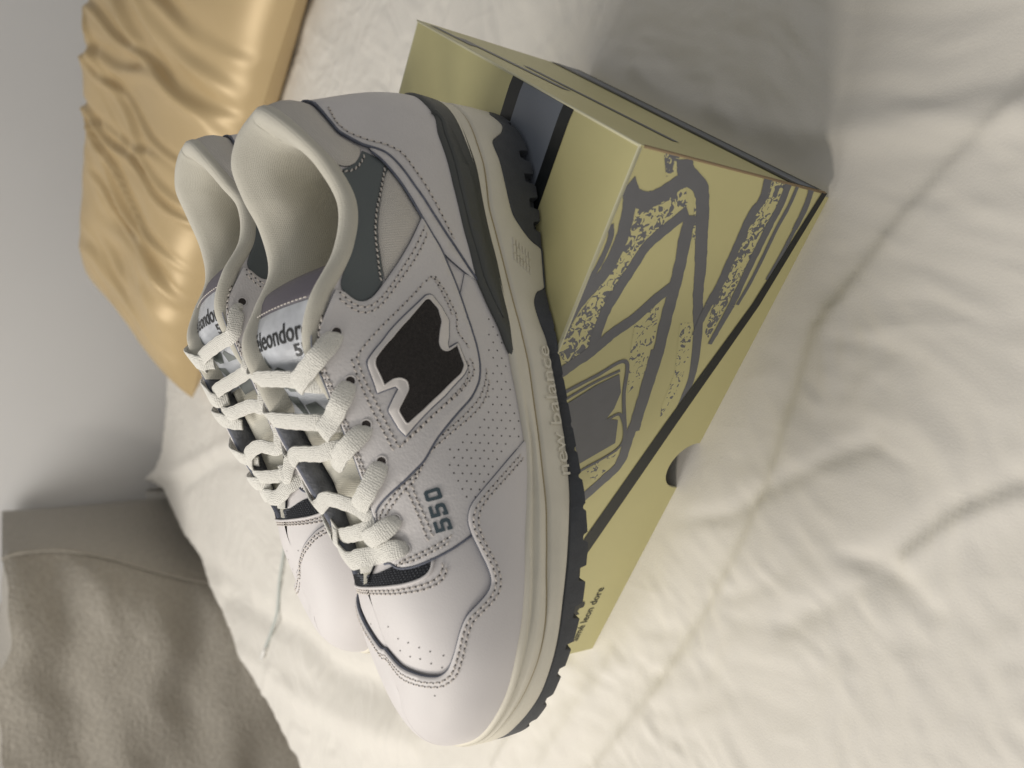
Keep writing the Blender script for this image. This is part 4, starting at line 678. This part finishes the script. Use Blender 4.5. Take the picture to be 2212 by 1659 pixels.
        so_ = Acc(); so_.V, so_.F, so_.m, so_.s, so_.uv = st.V, st.F, st.m, st.s, st.uv
        q = G_('stitching', st.V, st.F, [M['thread'], M['hole']], st.m); q['kind'] = 'stuff'
        q = G_('stitching', s2.V, s2.F, [M['thread'], M['hole']], s2.m); q['kind'] = 'stuff'
        # perforations
        pa = Acc()
        for (a, b) in f([tuple(p) for p in F_['perf']]):
            pp = Pe(np.array([a]), np.array([b]))[0]; nq = Ne(np.array([a]), np.array([b]))[0]
            disc(pa, pp+nq*.00118, nq, .00038, 0, 6)
        q = G_('perforations', pa.V, pa.F, [M['hole']]); q['kind'] = 'stuff'
        # eyelets
        for (a, b) in f([tuple(p) for p in F_['eyelets']]):
            pp = Pe(np.array([a]), np.array([b]))[0]; nq = Ne(np.array([a]), np.array([b]))[0]; hh = .0022 if 8.6 < (a if a < 21 else 42-a) else .0011
            ea = Acc(); disc(ea, pp+nq*(hh+.0001), nq, .0021, 0, 14)
            nh = nq/np.linalg.norm(nq); aa = np.cross(nh, [0, 0, 1.]); aa /= np.linalg.norm(aa); bb = np.cross(nh, aa)
            tv, tf = tube([pp+nq*(hh+.0001)+.0022*(math.cos(k_*math.pi/9)*aa+math.sin(k_*math.pi/9)*bb) for k_ in range(18)], .0004, 5, True); ea.add(tv, tf, 1)
            G_('eyelet', ea.V, ea.F, [M['hole'], M['leather']], ea.m)
    # model number on the outer side
    if not mir:
        def qmap(V2, q):
            q = np.array(q); a, b, c_, d_ = q; s_, t_ = V2[:, :1], V2[:, 1:2]; X = a*(1-s_)*(1-t_)+b*s_*(1-t_)+c_*s_*t_+d_*(1-s_)*t_
            return X
        def digit(kind):
            w = .24
            if kind == '5': pol = [(0, 0), (.82, 0), (1, .12), (1, .50), (.82, .62), (.30, .62), (.30, .80), (.95, .80), (.95, 1), (.0, 1), (.0, .44), (.62, .44), (.70, .40), (.70, .24), (.62, .19), (.30, .19), (.30, .30), (0, .30)]
            else: pol = None
            return pol
        for q, kd in zip(F_['digits'], '550'):
            if kd == '5':
                B_ = np.array(digit('5')); tri = geometry.delaunay_2d_cdt([Vector(p) for p in B_], [(i, (i+1) % len(B_)) for i in range(len(B_))], [tuple(range(len(B_)))], 1, 1e-5)
                V2 = np.array([v_[:] for v_ in tri[0]]); F2 = [tuple(f_) for f_ in tri[2]]
            else:
                o_ = [(.12, 0), (.88, 0), (1, .12), (1, .88), (.88, 1), (.12, 1), (0, .88), (0, .12)]; i_ = [(.34, .22), (.66, .22), (.70, .26), (.70, .74), (.66, .78), (.34, .78), (.30, .74), (.30, .26)]
                V2 = np.array(o_+i_); F2 = [(i, (i+1) % 8, 8+(i+1) % 8, 8+i) for i in range(8)]
            X = qmap(V2, q); Vt = Pe(X[:, 0], X[:, 1])+Ne(X[:, 0], X[:, 1])*.00145; Vb = Vt-Ne(X[:, 0], X[:, 1])*.0006
            G_('model_digit', np.vstack([Vt, Vb]), list(F2)+extrude_sides(F2, len(Vt)), [M['ink550']], smooth=False)
    # ---- toe: navy mesh window, mudguard, toe stitching
    win = [(7.55, .60), (7.42, .56), (7.25, .545), (7.10, .56), (6.98, .62), (6.90, .72), (6.87, .85), (6.86, 1.0), (6.87, 1.15), (6.90, 1.28), (6.98, 1.38), (7.10, 1.44), (7.25, 1.455), (7.42, 1.44), (7.55, 1.40), (7.45, 1.2), (7.30, 1.08), (7.25, 1.0), (7.3, .92), (7.45, .8)]
    V, T_, S_, uvm = patch_geo(win, .0001, .0004, grid=1.6)
    G_('toe_mesh', V, list(T_)+list(S_), [M['window']], uv=uvm*.95)
    # openings of the mesh
    wa = Acc(); B_ = np.array(win)
    for i in range(40):
        for j in range(60):
            p = np.array([6.86+i*.062, .52+j*.0235+(i % 2)*.012])
            if p[0] < 7.55 and inside(p[None], B_)[0] and bdist((p*[SU, SV])[None], B_*[SU, SV])[0] > .7:
                pp = Pe(p[:1], p[1:])[0]; nq = Ne(p[:1], p[1:])[0]; disc(wa, pp+nq*.0006, nq, .00042, 0, 6, 1.3, np.array([0, 1., 0]))
    q = G_('mesh_openings', wa.V, wa.F, [M['window_hole']]); q['kind'] = 'stuff'
    lip = [(a-.0, b) for a, b in win[1:14]]
    seam_tube('mesh_rim', lip, .0007, .0005, M['leather_toe'], root, mir)
    medm = [(5.15, 1.13), (5.75, 1.22), (6.4, 1.36), (6.75, 1.50), (7.2, 1.62), (8.0, 1.76), (8.9, 1.86), (9.66, 1.985)]
    curve = medm[::-1]+mud[1:]
    mg = [(9.72, .005), (.5, .005), (.5, 1.995), (9.72, 1.995)]+curve
    patch('mudguard', mg, .0010, .0013, M['leather_toe'], root, mir, M['raw_edge'], grid=3)
    seam_tube('edge_piping', curve[:-1], .00040, .0011, M['raw_edge'], root, mir)
    m1 = ext(F_['st_mud1']); m2 = ext(F_['st_mud2']); o1 = [(a-.16, b+.0) for a, b in medm[::-1]]; o2 = [(a-.30, b) for a, b in medm[::-1]]
    st = Acc(); stitch_rows(st, [o1+m1, o2+m2], .0023)
    i1 = ext(F_['st_mid1']); i2 = ext(F_['st_mid2']); j1 = [(a, 2-b) for a, b in F_['st_mid1'][2:]][::-1]; j2 = [(a, 2-b) for a, b in F_['st_mid2'][2:]][::-1]
    stitch_rows(st, [j1+[(6.74, 1.0)]+F_['st_mid1'][1:], j2+[(6.64, 1.0)]+F_['st_mid2'][1:]], .0001)
    q = G_('stitching', st.V, st.F, [M['thread'], M['hole']], st.m); q['kind'] = 'stuff'
    pa = Acc(); pt = [tuple(p) for p in ext(F_['perf_toe'])]; pt = pt+[(a, 2-b) for a, b in pt if a > 4.3]
    for (a, b) in pt:
        pp = Pe(np.array([a]), np.array([b]))[0]; nq = Ne(np.array([a]), np.array([b]))[0]; disc(pa, pp+nq*(.0002 if a > 4.2 else .0024), nq, .00036, 0, 6)
    q = G_('perforations', pa.V, pa.F, [M['hole']]); q['kind'] = 'stuff'
    # ---- heel counter and heel plastic
    LBx = LB[1:12]
    cnt = LBx+[(13.3, .03), (15, .02), (18, .02), (21, .02), (24, .02), (27, .02), (28.7, .03)]+med(LBx)[::-1]+[(23.0, .775), (21.0, .775), (19.03, .775)]
    patch('heel_counter', cnt, .0010, .0012, M['leather'], root, mir, M['raw_edge'], grid=4)
    seam_tube('edge_piping', [LB[1], (19.03, .778), (21, .778), (22.97, .778), med([LB[1]])[0]], .00050, .0022, M['raw_edge'], root, mir)
    ct = F_['clip'][1:]; top = [(11.40, .02)]+ct[::-1]+[(18.4, .155), (19.5, .14), (21, .13)]
    clip = top+med(top)[::-1]+[(28, .0), (21, .0), (14, .0)]
    clip = [(a, max(b, .0)) for a, b in clip]
    patch('heel_clip', clip, .0019, .0016, M['clip'], root, mir, M['clip'], grid=4, sm=3)
    for sd in (0, 1):
        f = (lambda q: q) if sd == 0 else med
        wing = [(17.75, .165), (17.5, .13), (16.9, .155), (16.2, .165), (15.3, .175), (14.2, .15), (13.3, .115), (12.8, .08), (12.3, .045), (13.2, .03), (14.2, .045), (15.3, .045), (15.75, .06), (16.3, .085), (16.9, .09), (17.4, .10), (17.9, .135)]
        patch('heel_clip_wing', f(wing), .0031, .0014, M['clip'], root, mir, M['clip'], grid=4)
    # ---- collar roll and lining
    n1, n2 = 11.0, 31.5; us = np.linspace(n1, n2, 260); T3 = cr_closed(TP, us % NU); on = onormal(us % NU)
    rr = np.interp(us, [11.0, 11.3, 12.0, 13, 29.3, 30.5, 31.2, 31.5], [.35, .7, .9, 1, 1, .9, .7, .35])
    pad = np.interp(us, [9.2, 12, 15, 18, 21, 24, 27, 30, 33.2], [.3, .6, .9, 1.15, 1.3, 1.25, 1.1, .8, .3])
    sec = [(.4, -6.0, 0), (-1.1, -5.0, 0), (-1.9, -3.2, 0), (-1.8, -1.0, 0), (-.7, 1.0, 0), (1.2, 2.1, 0), (3.4, 2.1, 0), (5.6, .9, 0), (7.4, -1.6, 0), (8.6, -5.0, .3), (9.4, -9.0, .8), (9.8, -14, 1), (9.4, -20, 1), (8.0, -28, .9), (6.0, -38, .5), (4.6, -52, 0), (4.4, -64, 0)]
    rows = []
    dl = np.r_[0, np.cumsum(np.linalg.norm(np.diff(T3, axis=0), axis=1))]; uvr = []
    for (a, b, pw) in sec:
        s_in = (a if a < 2 else 2+(a-2)*1.0)*rr+(pw*3.2*(pad-.3) if pw else 0); zz = T3[:, 2]+b*.001*np.where(b > -6, rr, .5+.5*rr)
        if b < -50: zz = np.full_like(zz, .034 if b > -60 else .030)
        rows.append(np.stack([T3[:, 0]-on[:, 0]*s_in*.001, T3[:, 1]-on[:, 1]*s_in*.001, zz], 1)); uvr.append(np.stack([dl*1000, np.full_like(dl, a*1.2-b*.9)], 1))
    k = len(sec); V = np.stack(rows, 1).reshape(-1, 3); uvm = np.stack(uvr, 1).reshape(-1, 2)
    G_('collar_lining', V, grid_faces(len(us), k), [M['lining']], uv=uvm*1.15)
    ls = np.stack([T3[:, 0]-on[:, 0]*(-.0009)*rr, T3[:, 1]+on[:, 1]*.0009*rr, T3[:, 2]-.0056*rr], 1)
    # insole
    ts = np.linspace(0, NU, 120, endpoint=False); oo = outline(ts); on2 = onormal(ts); V = [(a-b*.010, c_-d_*.010, .0335) for a, c_, b, d_ in zip(oo[:, 0], oo[:, 1], on2[:, 0], on2[:, 1])]
    G_('insole', V, [tuple(range(len(V)))[::-1]], [M['lining']], uv=[(a*1150, b*1150) for a, b, c_ in V])
    # ---- raw inner edge of the eyestay
    for (ua, ub) in ((7.0, 12.2), (42.3-12.2, 42-7.0)):
        us2 = np.linspace(ua, ub, 60); v1 = np.full(60, .985); A_ = Pe(us2, v1)+Ne(us2, v1)*.0019; B2 = Pe(us2, v1*1.0)-Ne(us2, v1)*.0002
        T4 = cr_closed(TP, us2); inn = np.stack([0*us2, -np.sign(T4[:, 1]), 0*us2], 1)
        C_ = T4+inn*.0012+Ne(us2, v1)*.0006; D_ = T4+inn*.0020-np.array([0, 0, .0055]); E_ = T4-inn*.002-np.array([0, 0, .012])
        V = np.stack([A_, C_, D_, E_], 1).reshape(-1, 3); G_('eyestay_edge', V, grid_faces(60, 4), [M['raw_edge'], M['inner_edge']], [0, 1, 1]*59)
    # ---- tongue
    ul = np.linspace(13.75, 7.05, 70); ss = np.linspace(-.12, 1.12, 25); UU, SS = np.meshgrid(ul, ss, indexing='ij')
    def tong(a, b, lift=0.0):
        a = np.asarray(a, float); b = np.asarray(b, float); q = Qs(a, b, .003); dz = np.interp(a, [7, 8, 9.3, 11, 12, 13, 14], [.0015, .0045, .0100, .0095, .0050, .0022, .0015])
        edge = np.clip(np.abs(b-.5)*2-.75, 0, 1)**2*.02
        q = q.copy(); q[..., 2] -= dz+edge; q[..., 2] += lift; return q
    _tong = tong
    def tong(a, b, lift=0.0):
        a = np.asarray(a, float); k_ = np.interp(a, [7, 9, 11.5, 13], [1, .95, .88, .82]); return _tong(a, .5+(np.asarray(b, float)-.5)*k_, lift)
    V = tong(UU, SS); uvm = np.stack([UU.ravel()*22, SS.ravel()*42], 1)
    G_('tongue', V.reshape(-1, 3), [tuple(reversed(f_)) for f_ in grid_faces(70, 25)], [M['tongue']], uv=uvm)
    # top binding: a rolled strip over the edge
    s1 = np.linspace(-.06, 1.06, 40); acc = Acc(); rowsb = []
    for (da, dz) in ((.50, -.0008), (.50, .0006), (.30, .0014), (.10, .0020), (-.08, .0020), (-.16, .0008), (-.16, -.0030)):
        rowsb.append(tong(np.full(40, 13.30+(-da if False else -da+.25)), s1, dz))
    rb = np.stack(rowsb, 1); rb[:, 5:, 0] -= .0006
    G_('tongue_binding', rb.reshape(-1, 3), grid_faces(40, 7), [M['binding']])
    bs = Acc(); 
    for q in range(16):
        s0_, s1_ = .04+q*.058, .04+q*.058+.034; pth = tong(np.full(4, 13.10), np.linspace(s0_, s1_, 4), .0022); tv, tf = tube(pth, .00028, 5); bs.add(tv, tf)
    G_('binding_stitch', bs.V, bs.F, [M['thread']])
    # label with its print
    LU0, LU1 = 13.05, 10.6; uu_ = np.linspace(LU0, LU1, 30); s2_ = np.linspace(.02, .98, 20); A2, B2 = np.meshgrid(uu_, s2_, indexing='ij')
    G_('tongue_label', tong(A2, B2, .0009).reshape(-1, 3), [tuple(reversed(f_)) for f_ in grid_faces(30, 20)], [M['label']])
    def lab(V2, u_bot, u_top, s_l, s_r, lift):
        # V2 0..1: x left->right for the viewer, y bottom (toe) -> top (heel)
        s_ = s_l+(s_r-s_l)*V2[:, 0]; s_ = (1-s_) if mir else s_
        return tong(u_bot+(u_top-u_bot)*V2[:, 1], s_, lift)
    V2, F2 = text_mesh('aiméleondore', bold=.012, sub=1); X = lab(V2, 12.20, 12.66, 1.30, .00, .0012); G_('label_lettering', X, F2, [M['ink']])
    V2, F2 = text_mesh('550', bold=.03, sub=1); X = lab(V2, 11.88, 12.14, .26, -.08, .0012); G_('label_lettering', X, F2, [M['ink']])
    for pol in ([(.0, .62), (.06, .98), (.10, .60), (.30, .15), (.22, .12), (.05, .45)], [(.12, .70), (.17, .95), (.20, .62)], [(.16, .40), (.22, .58), (.34, .62), (.46, .50), (.52, .25), (.40, .02), (.28, .05), (.22, .2)], [(.55, .0), (.55, .25), (.62, .30), (.80, .0)], [(.1, .0), (.3, -.5), (.42, -.75), (.34, -.1)], [(.4, -.3), (.62, -.25), (.9, -.9), (.5, -.95)]):
        B_ = np.array(pol); tri = geometry.delaunay_2d_cdt([Vector(p) for p in B_], [(i, (i+1) % len(B_)) for i in range(len(B_))], [tuple(range(len(B_)))], 1, 1e-5)
        V2 = np.array([v_[:] for v_ in tri[0]]); bm = bmesh.new(); vs = [bm.verts.new((a, b, 0)) for a, b in V2]
        for f_ in tri[2]: bm.faces.new([vs[i] for i in f_])
        bmesh.ops.subdivide_edges(bm, edges=list(bm.edges), cuts=3); bmesh.ops.triangulate(bm, faces=bm.faces)
        bm.verts.index_update(); V2 = np.array([v_.co[:2] for v_ in bm.verts]); F2 = [tuple(v_.index for v_ in f_.verts) for f_ in bm.faces]; bm.free()
        X = lab(V2, 11.25, 12.15, 1.0, .05, .00115); G_('label_leaf', X, F2, [M['leaf']])
    # tongue base strip behind the mesh window
    # ---- laces
    def lpt(p, lift):
        if p[0] == 'P':
            a = np.array([p[1]]); b = np.array([min(p[2], .995)]); return Pe(a, b)[0]+Ne(a, b)[0]*(.0022+lift), Ne(a, b)[0]
        a = np.array([p[1]]); b = np.array([p[2]]); n_ = Qn(a, b)[0]; return Qs(a, b)[0]+n_*lift, n_
    def ribbon(name, pts, lifts, w=.0083, th=.00105):
        Pp, Nn = zip(*[lpt(p, l_) for p, l_ in zip(pts, lifts)]); n_ = 14*(len(pts)-1); C_ = catmull(Pp, n_); Nn = catmull(Nn, n_); T_ = np.gradient(C_, axis=0); T_ /= np.linalg.norm(T_, axis=1, keepdims=True)
        Nn = Nn-T_*(Nn*T_).sum(1, keepdims=True); Nn /= np.linalg.norm(Nn, axis=1, keepdims=True); Bn = np.cross(T_, Nn)
        d_ = np.r_[0, np.cumsum(np.linalg.norm(np.diff(C_, axis=0), axis=1))]; fr = d_/d_[-1]
        ww = w*(.55+.45*np.clip(d_/.005, 0, 1)); ww = np.where(fr > .85, ww*np.interp(fr, [.85, 1], [1, .75]), ww); wob = 1+.03*np.sin(d_*900)
        cup = .0005
        pr_ = [(-1, 0), (-.985, .38), (-.93, .50), (-.5, .54), (0, .55), (.5, .54), (.93, .50), (.985, .38), (1, 0), (.97, -.42), (.4, -.5), (-.4, -.5), (-.97, -.42)]
        rows_ = []; uvr_ = []
        for (a, b) in pr_:
            rows_.append(C_+Bn*(a*ww*.5*wob)[:, None]+Nn*(b*th-cup*a*a)); uvr_.append(np.stack([d_*1050, np.full(n_, a*4.2 if b >= 0 else a*4.2+20)], 1))
        k_ = len(pr_); V = np.stack(rows_, 1).reshape(-1, 3); Fc = []
        for i in range(n_-1):
            for j in range(k_): Fc.append((i*k_+j, (i+1)*k_+j, (i+1)*k_+(j+1) % k_, i*k_+(j+1) % k_))
        Fc.append(tuple(range(k_))); Fc.append(tuple((n_-1)*k_+j for j in range(k_))[::-1])
        return G_(name, V, Fc, [M['lace']], uv=np.stack(uvr_, 1).reshape(-1, 2))
    for i, pts in enumerate(F_['laces']['A']):
        if i == 3: pts = [['P', 9.66, .80], ['P', 9.54, .835]]+pts[2:]
        m_ = len(pts); lf = [-.0012, .0012]+[.0030]*(m_-2)
        if i < 5: lf[-1] = -.0030; lf[-2] = .0026
        else: pts = pts+[['P', 42.2-7.75, .93], ['P', 42.1-7.78, .77]]; lf = [-.0012, .0012, .0016, .0016, .0012, .0012, .0004, -.0022]
        ribbon('lace', pts, lf)
    for i, pts in enumerate(F_['laces']['B']):
        u0 = pts[0][1]; em = 42-F_['eyelets'][min(i, 5)][0]; ev = F_['eyelets'][min(i, 5)][1]
        pp = [['P', em+.22, ev-.02], ['P', em+.24, ev+.03], ['P', max(em+.30, 42.65-u0), .965]]+[p for p in pts if p[2] < 1.0]
        e_ = pts[-1]; pp = pp+[['Q', e_[1]-.15, -.10]]
        lf = [-.0012, .0014, .0012]+[.0006]*(len(pp)-4)+[-.0030]
        ribbon('lace', pp, lf, w=.0073)
    # white strip at the foot of the tongue
    s3 = np.linspace(.1, .9, 20); u3 = np.linspace(7.62, 7.36, 6); A3, B3 = np.meshgrid(u3, s3, indexing='ij'); G_('tongue_foot', tong(A3, B3, .0012).reshape(-1, 3), [tuple(reversed(f_)) for f_ in grid_faces(6, 20)], [M['lace']])
def extrude_sides(F2, nb):
    from collections import Counter
    c_ = Counter(); d_ = {}
    for f in F2:
        for i in range(len(f)):
            e = (f[i], f[(i+1) % len(f)]); k = tuple(sorted(e)); c_[k] += 1; d_[k] = e
    return [(b, a, a+nb, b+nb) for k, (a, b) in d_.items() if c_[k] == 1]
M['glue'] = mat('brown_seam_glue', (.45, .37, .22), .7)
near = empty('sneaker', (HX, HY, ZB), math.pi+SYAW)
thing(near, 'white leather sneaker in front, showing its side with black N and 550', 'sneaker', 'pair of white sneakers on the shoe box')
build_shoe(near, False)
# the other shoe of the pair: left and right sides of the collar exchange their heights
_z = TP[:, 2].copy(); _k = (42-np.arange(NU)) % NU; _k[0] = 0; _k[1] = 40; TP = TP.copy(); TP[:, 2] = .35*_z+.65*_z[_k]
far = empty('sneaker', (.1476, .4590, ZB+.001), math.pi+.2165)
thing(far, 'white leather sneaker behind, half hidden by the other, beside the gold pillow', 'sneaker', 'pair of white sneakers on the shoe box')
build_shoe(far, True)
